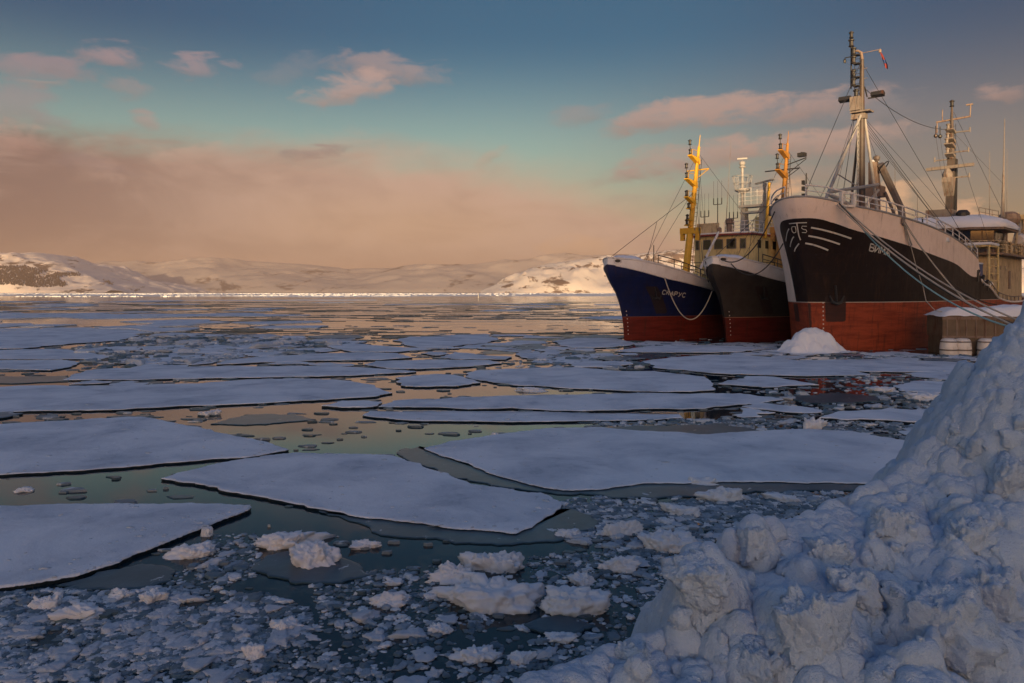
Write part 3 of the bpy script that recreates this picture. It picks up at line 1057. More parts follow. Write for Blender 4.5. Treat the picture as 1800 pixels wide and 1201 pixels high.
# ---- two sister trawlers, one blue, one grey
def trawler(kind):
    blue = kind == 'blue'
    a = R(48)
    wl = gp(1097, 600) if blue else gp(1277, 602)
    org = wl[:2] - 2.43 * np.array([math.cos(a), math.sin(a)])
    S = Ship(org, a, 36.0,
             [(-1, 2.5), (0, 2.43), (1.4, 2.28), (2.7, 1.95), (4.0, 1.35), (5.0, 0.55), (5.8, 0.10), (6.4, 0.0), (7.2, 0.12)],
             [(0, 6.95), (2, 6.72), (4, 6.35), (7, 5.75), (10, 5.05), (12.5, 4.45), (15, 4.1), (22, 3.9), (36, 4.4)],
             [(0, 0), (1, .60), (2, 1.12), (4, 2.0), (7, 2.95), (10, 3.40), (14, 3.65), (28, 3.6), (36, 2.6)],
             [(0, 0), (.3, .45), (1, 1.12), (2, 1.82), (4, 2.75), (7, 3.45), (10, 3.68), (14, 3.75), (28, 3.7), (36, 3.2)], 1.7)
    root = empty('fishing_trawler', (org[0], org[1], 0), a)
    if blue:
        tag(root, 'blue and red hulled trawler with a yellow mast, outermost of the three moored ships', 'ship', 'ships moored side by side')
    else:
        tag(root, 'dull grey and red hulled trawler moored between the blue and the black ship', 'ship', 'ships moored side by side')
    kn = pchip([0, 2, 4, 7, 10, 12.5, 15, 36], [6.40, 5.90, 5.38, 4.85, 4.32, 3.95, 4.05, 4.5])
    hm = hull_mat('trawler_hull_' + kind, (0.006, 0.013, 0.070) if blue else (0.046, 0.040, 0.034), (0.15, 0.020, 0.012) if blue else (0.12, 0.016, 0.012), (0.86, 0.82, 0.78), 0.3, (0.20, 0.08, 0.05) if blue else (0.30, 0.16, 0.10))
    def dk(t, z, sd_):
        # rusty anchor pocket below the hawse pipe
        c = 2.9 if blue else 3.4
        return min(0.55 - abs(t - (c + 0.25 * (4.0 - z))) , z - 2.3, 4.6 - z) if sd_ < 0 else -1
    hull_obj(S, root, hm, lambda t, z, sd_: z - float(kn(t)), 2.02, dk)
    deck_obj(S, root, M['deck_snow'], 0.55)
    cap(S, root, 0.0, 36, P_['white'], 0.075)
    # rubbing strake along the knuckle
    b = MB()
    for sd_ in (-1, 1):
        b.path([S.p(t, float(kn(t)), sd_, 0.03) for t in np.linspace(0.4, 34, 60)], 0.055)
    b.build('rubbing_strake', P_['white'], root)
    # hawse lip
    t_, z_ = S.inv(1083, 459) if blue else S.inv(1262, 456)
    t_ = max(t_, 0.5)
    q = S.p(t_, z_, -1, 0.02)
    nr = S.p(t_, z_, -1, 0.1) - S.p(t_, z_, -1, 0.0)
    nr /= np.linalg.norm(nr)
    tx = S.p(t_ + .1, z_, -1) - S.p(t_, z_, -1)
    tx /= np.linalg.norm(tx)
    ty = np.cross(nr, tx)
    ring = [q + 0.30 * math.cos(u) * tx + 0.20 * math.sin(u) * ty for u in np.linspace(0, 2 * math.pi, 17)]
    hw = MB().path(ring, 0.07, caps=False).build('hawse_lip', P_['white'], root)
    MB().add([q + nr * .015] + [q + nr * .015 + 0.27 * math.cos(u) * tx + 0.17 * math.sin(u) * ty for u in np.linspace(0, 2 * math.pi, 16, endpoint=False)], [(0, 1 + i, 1 + (i + 1) % 16) for i in range(16)]).build('hawse_hole', P_['black'], hw)
    # anchor in its pocket
    t0, z0 = (2.9, 3.7) if blue else (3.4, 3.7)
    q = S.p(t0, z0, -1, 0.12)
    an = MB().tube(q, S.p(t0 + .1, z0 + .9, -1, .12), .06).path([S.p(t0 - .45, z0 + .25, -1, .12), S.p(t0 - .25, z0 - .1, -1, .14), q, S.p(t0 + .3, z0 - .1, -1, .14), S.p(t0 + .5, z0 + .25, -1, .12)], [.03, .09, .1, .09, .03])
    an.build('anchor', P_['black'], root)
    # draught marks
    b = MB()
    for k in range(7):
        q = S.p(0.35, 0.6 + k * .32, -1, 0.0)
        b.box(q, (.07, .03, .08), R(-35))
    b.build('hull_marking', P_['mark'], root)
    if blue:
        strokes(S, root, text_lines('СКАРУС', 1163.5, 517, 7.0, 1.0, 5.2, 7.2, 1.8), 0.075, P_['mark'], 'ship_name')
    # railing along the forecastle
    rail(S, root, 3.6, 12.0, -1, 0.75, P_['black'], 1.5, 2, 0.035, both=True)
    # windlass, bollards and heaped lines on the foredeck, under snow
    zd = 5.1
    w = MB().box((6.2, 0, zd + .4), (1.0, 2.2, .7)).tube((6.2, -1.5, zd + .6), (6.2, 1.5, zd + .6), .42, n=12).tube((6.2, -1.7, zd + .6), (6.2, -1.5, zd + .6), .6, n=12).tube((6.2, 1.5, zd + .6), (6.2, 1.7, zd + .6), .6, n=12)
    w.build('windlass', P_['black'], root)
    for (bx, by) in ((3.2, -1.6), (3.2, 1.6), (8.6, -2.9), (8.6, 2.9)):
        z = float(S.top(bx)) - .5
        MB().tube((bx, by, z), (bx, by, z + .75), .13).tube((bx + .45, by, z), (bx + .45, by, z + .75), .13).tube((bx - .2, by, z + .6), (bx + .65, by, z + .6), .05).build('bollard', P_['black'], root)
    b = MB()
    for k in range(26):
        x = rnd.uniform(6.5, 12.5)
        y = -rnd.uniform(1.5, 3.3)
        z = float(S.top(x)) - .25
        b.path([(x + rnd.uniform(-.8, .8), y + rnd.uniform(-.5, .5), z + rnd.uniform(0, .55)) for _ in range(4)], .045, 5)
    b.build('net_heap', P_['black'], root)
    V, fs = [], []
    tt = np.linspace(.6, 12.5, 50)
    for i, t in enumerate(tt):
        for j in range(13):
            u = -1 + j / 6.0
            z = float(S.top(t)) - .12 + .55 * (1 - u * u) ** .7 * (.8 + .5 * float(vnoise(np.array([t * .8, u * 2.0, 3.0])))) * min(1, t / 2) + .10 * float(vnoise(np.array([t * 2.6, u * 5, 8.0])))
            V.append((S.stem(6.4) + t, u * S.half(t, float(S.top(t))) * .97, z))
    for i in range(49):
        for j in range(12):
            fs.append((i * 13 + j, (i + 1) * 13 + j, (i + 1) * 13 + j + 1, i * 13 + j + 1))
    mesh_obj('snow_cover', V, fs, M['deck_snow'], root, True)
    # raked foremast with brackets
    mc = P_['yellow'] if blue else P_['orange']
    mx0, mx1 = 12.4, (15.3 if blue else 14.9)
    mz0, mz1 = 4.0, 18.1
    def mp_(z):
        u = (z - mz0) / (mz1 - mz0)
        return np.array([mx0 + (mx1 - mx0) * u, 0, z])
    col = MB().path([mp_(4.0), mp_(9.6), mp_(9.7), mp_(14), mp_(mz1)], [.36, .32, .27, .22, .12], 10)
    col.tube(mp_(mz1), mp_(mz1 + 1.2), .06, .02)
    fm = col.build('foremast', mc, root)
    # cross head half way
    c = mp_(9.9)
    MB().box(c + np.array([0, 0, 0]), (.6, 1.9, .55), ).box(c + np.array([0, -.8, -.55]), (.35, .35, .7)).box(c + np.array([0, .8, -.55]), (.35, .35, .7)).build('cross_head', mc, fm)
    ladder(fm, mp_(6.0) + np.array([.42, -.12, 0]), mp_(17.0) + np.array([.26, -.06, 0]), .42, P_['black'], (0.25, -1, 0), .42)
    # forward brackets carrying lamps
    brz = [(16.9, 1.55), (14.6, 1.75), (12.9, 1.45)] if blue else [(17.1, 1.6), (15.2, 1.9), (11.9, 1.6)]
    for z, ln in brz:
        c = mp_(z)
        b = MB().prism([(0.1, -.55), (0.1, .0), (-ln, .22), (-ln, .12)], -.22, .22, 'y')
        b.v = [tuple(np.array(v_) + c) for v_ in b.v]
        b.tube(c + np.array([-ln, -.25, .25]), c + np.array([-ln, -.25, .7]), .025).tube(c + np.array([-ln * .3, -.25, .1]), c + np.array([-ln * .3, -.25, .7]), .025).tube(c + np.array([-ln, -.25, .7]), c + np.array([-ln * .3, -.25, .7]), .025)
        br_ = b.build('lamp_bracket', mc, fm)
        lamp(br_, c + np.array([-ln + .15, 0, .25]), P_['black'], 1.0)
        if z > 14:
            MB().tube(c + np.array([-ln + .15, 0, .5]), c + np.array([-ln + .05, 0, 1.2]), .035).build('lamp_post', P_['black'], br_)
            lamp(br_, c + np.array([-ln + .05, 0, 1.15]), P_['black'], .9)
    for z in (11.0, 10.3) if not blue else (12.0, 10.9, 10.4):
        c = mp_(z)
        b = MB().box(c + np.array([-.5, 0, 0]), (.8, .4, .1))
        br_ = b.build('lamp_bracket', mc, fm)
        lamp(br_, c + np.array([-.75, 0, .05]), P_['black'], .9)
    yz = 15.7 if blue else 15.5
    c = mp_(yz)
    MB().tube(c + np.array([0.0, 2.0 if not blue else 1.0, .1]), c + np.array([0, -1.3, .1]), .06).tube(c + np.array([0, -1.3, .1]), c + np.array([0, -.2, -.6]), .035).build('yard', P_['black'] if not blue else mc, fm)
    if not blue:
        c2 = mp_(16.0)
        MB().tube(c2, c2 + np.array([0, -1.9, .5]), .05).tube(c2 + np.array([0, 0, -.9]), c2 + np.array([0, -1.9, .4]), .035).box(c2 + np.array([0, -1.5, .8]), (.5, .7, .35)).tube(c2 + np.array([-.3, -1.9, .9]), c2 + np.array([.3, -1.3, 1.1]), .04).build('aerial_arm', P_['black'], fm)
    # searchlight on the mast
    c = mp_(9.0)
    MB().lathe(c + np.array([.2, -.65, .9]), [(.12, -.2), (.32, -.05), (.34, .2), (.1, .3)], 10).build('searchlight', P_['steel'], fm)
    # stays
    st = MB()
    ft = np.array([0.4, 0, 6.95])
    st.tube(ft, mp_(13.6), .022, n=5)
    st.tube(ft + (mp_(13.6) - ft) * .52, np.array([3.6, -1.2, 6.0]), .02, n=5)
    for sd_ in (-1, 1):
        st.tube(mp_(17.5), np.array([9.2, sd_ * 3.4, 5.2]), .018, n=5)
        st.tube(mp_(14.0), np.array([10.0, sd_ * 3.5, 5.0]), .018, n=5)
        st.tube(mp_(17.5), np.array([22.0, sd_ * 2.9, 10.0]), .015, n=5)
    st.build('stays', P_['black'], root)
    MB().tube((3.2, -2.4, 6.5), (3.2, -2.4, 8.0), .035).build('jack_staff', P_['black'], root)
    # deckhouse and wheelhouse
    wx0, wx1, hw_ = 20.0, 29.5, 3.3
    body = MB().prism([(wx0, -hw_ * .92), (wx0 - .25, -hw_ * .5), (wx0 - .35, 0), (wx0 - .25, hw_ * .5), (wx0, hw_ * .92), (wx0 + .5, hw_), (wx1, hw_), (wx1, -hw_), (wx0 + .5, -hw_)], 3.6, 9.75)
    wh = body.build('wheelhouse', P_['cream'], root)
    ro = MB().prism([(wx0 - .5, -hw_ - .2), (wx0 - .95, 0), (wx0 - .5, hw_ + .2), (wx1 + .2, hw_ + .2), (wx1 + .2, -hw_ - .2)], 9.755, 9.92)
    ro.build('roof', P_['red'], wh)
    rs = MB().prism([(wx0 - .45, -hw_ - .15), (wx0 - .9, 0), (wx0 - .45, hw_ + .15), (wx1 + .1, hw_ + .1), (wx1 + .1, -hw_ - .1)], 9.925, 10.08)
    rs.build('roof_snow', M['deck_snow'], wh, False, .05)
    # front windows: five across
    def face(yc, w_, z0, z1):
        f0 = lambda y: wx0 - .35 + (abs(y) / (hw_ * .5)) * .10 if abs(y) < hw_ * .5 else wx0 - .25 + (abs(y) - hw_ * .5) / (hw_ * .42) * .25
        d = .05
        V = [(f0(yc - w_ / 2) - d, yc - w_ / 2, z0), (f0(yc + w_ / 2) - d, yc + w_ / 2, z0), (f0(yc + w_ / 2) - d, yc + w_ / 2, z1), (f0(yc - w_ / 2) - d, yc - w_ / 2, z1)]
        return V
    for yc, w_ in ((2.62, .42), (1.45, .85), (.15, .9), (-1.2, .95), (-2.35, .52)):
        V = face(yc, w_, 8.45, 9.4)
        gl = mesh_obj('window', V, [(0, 1, 2, 3)], P_['glass'], wh)
        fr = MB()
        for i in range(4):
            fr.tube(V[i], V[(i + 1) % 4], .05, n=4)
        fr.build('window_frame', P_['steel'], gl)
    for xx in (21.4, 23.2, 25.0):
        gl = MB().box((xx, -hw_ - .02, 8.9), (.7, .06, .8)).build('window', P_['glass'], wh)
    for xx, zz in ((21.5, 6.6), (23.5, 6.6), (25.5, 6.6)):
        MB().tube((xx, -hw_ - .03, zz), (xx, -hw_ + .1, zz), .22, n=12).build('porthole', P_['glass'], wh)
    for yc in (1.6, -.4, -1.9):
        MB().box((wx0 - .33, yc, 6.9), (.08, .45, .55)).build('port_window', P_['steel'], wh)
    straight_rail(root, [(wx0 - 2.2, hw_, 6.05), (wx0 - 2.2, -hw_, 6.05), (wx0 + 3, -hw_ - .9, 6.05)], 1.0, P_['black'], 1.1, 3)
    MB().bbox((wx0 - 2.3, -hw_ - .2, 5.9), (wx0 - .1, hw_ + .2, 6.03)).bbox((wx0 - .1, -hw_ - 1.0, 5.9), (wx0 + 3, -hw_ - .02, 6.03)).build('boat_deck', P_['cream'], root)
    # monkey island: wind dodger, rails, radar mast with basket, gantry
    MB().bbox((20.2, .4, 10.09), (20.28, 2.9, 11.15)).bbox((20.2, 2.82, 10.09), (22, 2.9, 11.15)).bbox((20.4, 1.2, 10.09), (21.6, 2.4, 10.9)).build('wind_dodger', P_['rustcream'], wh)
    MB().lathe((21.0, -.35, 10.1), [(.3, 0), (.3, .9), (.42, 1.0), (.42, 1.35), (.2, 1.5)], 10).build('compass', P_['brown'], wh)
    straight_rail(wh, [(21.0, .2, 10.09), (20.9, -3.1, 10.09), (29, -3.1, 10.09)], 1.15, P_['white'], 1.0, 3)
    # aft mast
    if not blue:
        c = np.array([19.8, .2, 10.0])
        am = MB().tube(c, c + np.array([.2, 0, 5.9]), .16, .06)
        for zz in (2.6, 3.4, 4.1, 4.7):
            am.tube(c + np.array([-.6, .0, zz]), c + np.array([.3, -.5, zz]), .05).box(c + np.array([-.6, 0, zz + .2]), (.25, .25, .4))
        am.build('signal_mast', P_['black'], root)
    rm = MB()
    for y in (-.75, -2.75):
        rm.prism([(23.0, 10.09), (24.3, 10.09), (23.9, 12.8), (23.2, 12.8)], y - .22, y + .22, 'y')
    rm.bbox((22.9, -3.1, 12.81), (24.2, -.4, 13.05))
    rm.bbox((23.0, -3.0, 12.2), (24.0, -.5, 12.4))
    if not blue:
        return root, S
    rmo = rm.build('radar_gantry', P_['grey'], root)
    straight_rail(rmo, [(22.95, -.45, 13.06), (22.95, -3.05, 13.06), (24.15, -3.05, 13.06)], 1.7, P_['white'], .55, 4, .022)
    mt = MB().tube((23.5, -.55, 13.0), (23.5, -.55, 17.0), .16, .12)
    mt.lathe((23.5, -.55, 14.6), [(.25, -.25), (.75, 0), (.8, .12), (.2, .14)], 14)
    mto = mt.build('radar_mast', P_['grey'], rmo)
    bk = MB()
    for k in range(12):
        u = 2 * math.pi * k / 12
        bk.tube((23.5 + .72 * math.cos(u), -.55 + .72 * math.sin(u), 14.7), (23.5 + 1.0 * math.cos(u), -.55 + 1.0 * math.sin(u), 16.1), .022, n=5)
    for zz, rr in ((16.1, 1.0), (15.4, .86)):
        bk.path([(23.5 + rr * math.cos(u), -.55 + rr * math.sin(u), zz) for u in np.linspace(0, 2 * math.pi, 21)], .03, 5, caps=False)
    bk.build('basket_rail', P_['grey'], mto)
    MB().lathe((23.5, -.55, 17.0), [(.3, 0), (.32, .12), (.18, .2), (.3, .35), (.3, .6), (.12, .7)], 10).box((23.5, -.55, 17.95), (.15, 1.0, .16), R(20), 0).build('radar_head', P_['grey'], mto)
    MB().tube((23.6, -2.9, 12.9), (23.6, -2.9, 14.9), .2, .16).box((23.6, -2.9, 15.05), (.35, .35, .3)).box((23.6, -2.9, 15.35), (.22, 3.4, .16), R(-35)).build('radar_scanner', P_['grey'], rmo)
    MB().tube((22.4, -3.5, 9.5), (23.4, -3.5, 15.2), .16, .13).build('vent_post', P_['yellow'], root)
    # whip aerials and forked posts on the roof
    b = MB()
    for (x, y, z1) in ((20.8, 2.3, 12.4), (20.9, .9, 13.6), (22.2, -.2, 12.2)):
        b.tube((x, y, 10.1), (x, y, z1), .045)
        b.tube((x, y - .45, z1 - .5), (x, y + .45, z1 - .5), .035)
        for dy in (-.45, 0, .45):
            b.tube((x, y + dy, z1 - .5), (x, y + dy, z1 + .15), .05)
            b.tube((x, y + dy, z1 + .1), (x, y + dy, z1 + 1.9), .012, n=4)
    b.build('aerials', P_['black'], wh)
    MB().tube((22.0, .6, 10.1), (22.6, .6, 14.6), .045, .03).tube((22.6, .6, 14.6), (23.3, .6, 20.0), .022, .012).build('whip_aerial', P_['steel'], wh)
    # derrick boom leaning on the wheelhouse roof
    MB().tube((15.2, -.1, 6.2), (19.2, -.1, 10.15), .13, .12).build('derrick_boom', P_['white' if blue else 'grey'], root)
    MB().lathe((19.3, -.1, 9.95), [(.15, 0), (.24, .1), (.24, .55), (.1, .65)], 8).build('derrick_head', P_['brown'], root)
    MB().tube((15.2, -.1, 4.0), (15.2, -.1, 6.3), .2).build('derrick_foot', P_['cream'], root)
    # things stacked by the wheelhouse side
    MB().bbox((25.6, -3.2, 9.93), (28.8, -1.0, 12.0)).build('funnel_casing', P_['cream'], root)
    MB().bbox((26.8, -2.5, 12.01), (28.2, -1.2, 13.2)).build('funnel', P_['black'], root)
    return root, S


blue_root, BS = trawler('blue')
grey_root, GS = trawler('grey')


# ---- the big black-hulled ship
BA = R(47)
bwl = gp(1425, 617)
borg = bwl[:2] - 2.8 * np.array([math.cos(BA), math.sin(BA)])
B = Ship(borg, BA, 58.0,
         [(-1, 2.85), (0, 2.8), (2, 2.55), (4, 2.15), (6, 1.6), (7.5, 1.05), (9, 0.45), (10.2, 0.05), (10.9, 0.0)],
         [(0, 10.60), (1.2, 10.32), (2.7, 10.0), (5.4, 9.73), (8.9, 9.38), (12.8, 9.02), (18.3, 8.43), (21.5, 7.95), (24.5, 7.28), (25.4, 7.05), (25.5, 7.0), (25.6, 5.4), (29, 4.6), (33, 3.5), (40, 3.1), (58, 3.6)],
         [(0, 0), (.5, .55), (1, 1.0), (2, 1.75), (4, 3.0), (6, 3.9), (8, 4.5), (10, 4.85), (14, 5.15), (48, 5.2), (58, 4.2)],
         [(0, 0), (.15, .75), (.5, 1.35), (1, 1.85), (2, 2.55), (4, 3.45), (6, 4.05), (9, 4.7), (13, 5.15), (18, 5.35), (48, 5.35), (58, 4.8)], 1.5)
bima = empty('fishing_vessel', (borg[0], borg[1], 0), BA)
tag(bima, 'big black and red hulled ship with white forecastle and tripod mast, beside the quay', 'ship', 'ships moored side by side')
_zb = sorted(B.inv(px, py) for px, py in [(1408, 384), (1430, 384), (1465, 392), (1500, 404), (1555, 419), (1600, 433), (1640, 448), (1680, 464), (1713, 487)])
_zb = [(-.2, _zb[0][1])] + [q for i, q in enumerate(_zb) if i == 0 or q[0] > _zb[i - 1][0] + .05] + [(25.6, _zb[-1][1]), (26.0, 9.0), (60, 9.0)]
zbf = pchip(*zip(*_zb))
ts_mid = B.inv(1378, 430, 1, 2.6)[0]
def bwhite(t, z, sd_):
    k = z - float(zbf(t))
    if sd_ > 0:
        # other bow: rounded end of black panel; white past it is painted-in sky sheen
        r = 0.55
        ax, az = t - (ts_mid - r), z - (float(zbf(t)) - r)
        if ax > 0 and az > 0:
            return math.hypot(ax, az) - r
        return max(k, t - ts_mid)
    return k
def bdark(t, z, sd_):
    if sd_ < 0:
        return max(min(0.62 - abs(t - 1.35), z - 2.05, 3.9 - z), min(.07 - abs(t - 0.02), 3.4 - z))
    return min(0.5 - abs(t - 1.5), z - 2.0, 3.3 - z)
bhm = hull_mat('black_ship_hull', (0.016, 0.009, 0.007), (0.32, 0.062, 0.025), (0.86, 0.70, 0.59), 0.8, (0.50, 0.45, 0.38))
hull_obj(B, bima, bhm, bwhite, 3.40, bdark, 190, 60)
deck_obj(B, bima, M['deck_snow'], 0.95, 25.3)
# after deck, lower
V, fs = [], []
tt_ = np.linspace(25.4, 57.5, 20)
for t in tt_:
    zd_ = float(B.top(max(t, 25.7))) - .8
    h = B.half(t, zd_)
    for k in range(7):
        u = -1 + k / 3
        V.append((B.stem(4.4) + t, u * h * .985, zd_ + .1 * rnd.random()))
for i in range(len(tt_) - 1):
    for k in range(6):
        fs.append((i * 7 + k, (i + 1) * 7 + k, (i + 1) * 7 + k + 1, i * 7 + k + 1))
mesh_obj('after_deck', V, fs, M['deck_snow'], bima, True)
# break of the forecastle: plated bulkhead
V, fs = [], []
t = 25.45
for z in np.linspace(4.2, 6.9, 8):
    h = B.half(t, z) * .995
    for u in (-1, 0, 1):
        V.append((B.stem(z) + t, u * h, z))
for i in range(7):
    for k in range(2):
        fs.append((i * 3 + k, i * 3 + k + 1, i * 3 + k + 4, i * 3 + k + 3))
mesh_obj('forecastle_bulkhead', V, fs, P_['rustcream'], bima)
cap(B, bima, 0.0, 25.3, P_['grey'], 0.075)
rail(B, bima, 0.15, 25.2, -1, 0.78, P_['white'], 1.9, 2, 0.045, both=True)
# bow emblem, stripes and name
strokes(B, bima, [[(1425.5, 400), (1496, 419.5)], [(1421, 414.5), (1476, 429.5)], [(1415.5, 427.5), (1455.5, 440)]], 0.115, P_['mark'], 'bow_stripe')
sl = []
for ln in ([(1387.5, 402), (1384, 410), (1382, 424)], [(1396, 416), (1392, 423), (1389.5, 434)], [(1405, 428), (1400.5, 434), (1397, 442)]):
    best = []
    for px, py in ln:
        a1 = B.inv(px, py, 1, 2.6)
        best.append(a1)
    sl.append(best)
def strokes_tz(S, root, lines, width, mat, name, side, off=.03):
    V, fs = [], []
    for tz in lines:
        pts = []
        for a, c in zip(tz[:-1], tz[1:]):
            for k in range(5):
                pts.append((a[0] + (c[0] - a[0]) * k / 5, a[1] + (c[1] - a[1]) * k / 5))
        pts.append(tz[-1])
        for i, (t_, z_) in enumerate(pts):
            a, c = pts[max(i - 1, 0)], pts[min(i + 1, len(pts) - 1)]
            q = S.p(t_, z_, side, off)
            d = S.p(c[0], c[1], side) - S.p(a[0], a[1], side)
            w = np.cross(d, S.p(t_, z_, side, off + .1) - q)
            w = w / (np.linalg.norm(w) + 1e-9) * width / 2
            V += [q - w, q + w]
            if i:
                b = len(V) - 4
                fs.append((b, b + 1, b + 3, b + 2))
    return mesh_obj(name, V, fs, mat, root)
strokes_tz(B, bima, sl, 0.085, P_['mark'], 'bow_stripe', 1)
# the company mark sits across the stem: a plate standing just off it
c0 = B.p(0.0, 8.35)
em = MB()
def plate(lines, w):
    for ln in lines:
        pts = []
        for gx, gz in ln:
            # wrap round the stem: port positive
            t_ = max(abs(gx) * 0.55, 0.0)
            z_ = 8.35 + gz
            sd_ = -1 if gx >= 0 else 1
            q = B.p(max(t_, 0.01), z_, sd_)
            # stand off along the outward direction
            q = q + np.array([-0.06, -.0 if abs(gx) < .05 else sd_ * .03, -0.03])
            q[1] = -gx * .98
            q[0] = min(q[0], float(B.stem(z_)) + .02 + .35 * gx * gx) - .03
            pts.append(q)
        em.path(pts, w, 4)
plate([[(-.62, .52), (-.3, .52), (0, .52), (.3, .52), (.62, .52)], [(0, .5), (0, .1), (0, -.3), (.06, -.62)]], .042)
plate([[(-.18, .30), (-.42, .30), (-.50, .18), (-.48, -.02), (-.38, -.12), (-.22, -.10), (-.16, .05), (-.18, .30)]], .028)
plate([[(.58, .28), (.30, .30), (.24, .18), (.34, .08), (.50, .05), (.54, -.06), (.46, -.14), (.22, -.12)]], .028)
em.build('bow_emblem', P_['mark'], bima)
strokes(B, bima, text_lines('ВИМА', 1527.5, 440.5, 9.3, 2.6, 7.4, 12.0, 2.6), 0.095, P_['mark'], 'ship_name')
b = MB()
for k in range(7):
    q = B.p(0.62, 1.6 + k * .30, -1, 0.02)
    b.box(q, (.08, .03, .10), R(-40))
b.build('hull_marking', P_['mark'], bima)
# the bulb of the bow just awash
bb = MB()
prof = [(-.95, .05), (-.8, .45), (-.3, .85), (.6, 1.1), (2.0, 1.15), (4.0, 1.0), (5.5, .6)]
n_ = 18
V = [(x, r * math.cos(2 * math.pi * k / n_), -.45 + r * .95 * math.sin(2 * math.pi * k / n_)) for x, r in prof for k in range(n_)]
fs = [(i * n_ + k, i * n_ + (k + 1) % n_, (i + 1) * n_ + (k + 1) % n_, (i + 1) * n_ + k) for i in range(len(prof) - 1) for k in range(n_)] + [tuple(range(n_))]
mesh_obj('bulbous_bow', V, fs, P_['red'], bima, True)
# anchor recess
q0 = B.p(1.3, 4.6, -1, 0.05)
MB().tube(q0, B.p(1.35, 3.4, -1, .06), .09).path([B.p(.95, 3.9, -1, .1), B.p(1.1, 3.45, -1, .12), B.p(1.35, 3.35, -1, .12), B.p(1.6, 3.45, -1, .12), B.p(1.8, 3.9, -1, .1)], [.04, .12, .13, .12, .04]).build('anchor', P_['black'], bima)
# white fairlead bracket at the shoulder and the hawse at the side
t1, z1 = B.inv(1478, 356)
q1 = B.p(t1, float(B.top(t1)), -1)
fl = MB().box(q1 + np.array([0, -.02, .25]), (.16, .25, .9), R(-25)).box(q1 + np.array([.75, -.55, .1]), (.16, .25, .9), R(-25)).box(q1 + np.array([.38, -.28, .62]), (.9, .22, .14), R(-35)).box(q1 + np.array([.38, -.28, -.25]), (.9, .22, .14), R(-35))
fl.build('fairlead', P_['white'], bima)
t2, z2 = B.inv(1587, 389)
q2 = B.p(t2, z2, -1, 0.03)
MB().lathe((0, 0, 0), [(.3, -.06), (.36, 0), (.3, .06)], 12).build('hawse_lip', P_['steel'], bima).matrix_local = __import__('mathutils').Matrix.Translation(Vector(q2)) @ __import__('mathutils').Matrix.Rotation(R(90), 4, 'X')
# foredeck gear
zt = 8.6
for (x, y) in ((4.2, -1.2), (4.2, 1.2), (9.5, -3.6), (14.5, -4.2), (20, -4.4)):
    z = float(B.top(x)) - .9
    MB().tube((x + 0.6, y, z), (x + 0.6, y, z + 1.1), .17).tube((x + 1.3, y, z), (x + 1.3, y, z + 1.1), .17).lathe((x + .6, y, z + 1.1), [(.22, 0), (.22, .08), (.1, .12)], 10).lathe((x + 1.3, y, z + 1.1), [(.22, 0), (.22, .08), (.1, .12)], 10).build('bollard', P_['steel'], bima)
w = MB().box((7.0, 0, 9.2), (1.6, 2.6, 1.2)).tube((7.0, -2.0, 9.6), (7.0, 2.0, 9.6), .55, n=14).tube((7, -2.2, 9.6), (7, -2.0, 9.6), .8, n=14).tube((7, 2.0, 9.6), (7, 2.2, 9.6), .8, n=14).box((8.3, .9, 9.4), (.8, .9, .9))
w.build('windlass', P_['brown'], bima)
b = MB()
for k in range(34):
    x = rnd.uniform(17.5, 25.0)
    y = -rnd.uniform(2.8, 4.9)
    z = float(B.top(x)) - .5
    b.path([(x + rnd.uniform(-.9, .9), y + rnd.uniform(-.5, .5), z + rnd.uniform(.1, 1.15)) for _ in range(4)], .06, 5)
b.build('fishing_gear', P_['steel'], bima)
for (x, y, s_) in ((18.6, -4.1, 1.0), (21.0, -4.0, 1.25), (22.8, -4.0, .9), (16.5, -4.3, .8)):
    b = MB().lathe((x, y, float(B.top(x)) - .6), [(.55 * s_, 0), (.62 * s_, .4 * s_), (.5 * s_, .9 * s_), (.58 * s_, 1.0 * s_), (.45 * s_, 1.25 * s_), (.1, 1.42 * s_)], 12)
    b.build('vent_cowl', P_['black'], bima, True)
b = MB()
for k in range(16):
    x = rnd.uniform(10, 25)
    b.lathe((x, -rnd.uniform(3.6, 4.7), float(B.top(x)) - .55), [(.8, 0), (.75, .3), (.45, .6), (.08, .75)], 10)
b.build('snow_cover', M['deck_snow'], bima, True)
for (x, y) in ((6.0, .6), (15.5, -3.8), (23.5, -3.5)):
    MB().tube((x, y, float(B.top(x)) - .8), (x, y, float(B.top(x)) + 1.3), .05).build('jack_staff', P_['black'], bima)
# tripod foremast
mb = np.array([12.9, 0.0, 8.1])
def bm(z):
    return mb + np.array([0.02 * (z - 8.1), 0, z - 8.1])
fm = MB().path([bm(8.1), bm(12), bm(18.2), bm(22.8)], [.32, .29, .22, .13], 12)
fmo = fm.build('foremast', P_['mast'], bima)
legs = MB().tube((4.6, .15, 9.6), bm(18.4) + np.array([-.1, 0, 0]), .13, .10)
legs.build('mast_leg', P_['grey'], fmo)
MB().tube((13.9, -1.25, 8.2), bm(18.4) + np.array([.1, -.15, 0]), .13, .10).build('mast_leg', P_['grey'], fmo)
MB().tube((13.9, 1.45, 8.2), bm(18.4) + np.array([.1, .15, 0]), .12, .09).build('mast_leg', P_['mast'], fmo)
MB().tube((6.4, .12, 11.5), (13.7, -1.05, 12.7), .13).tube((6.3, .12, 11.35), (12.9, 0, 10.7), .14).tube((12.9, 0, 10.6), (13.75, -1.1, 12.3), .1).tube((7.8, .12, 13.1), (12.95, 0, 12.4), .05).build('cross_brace', P_['grey'], fmo)
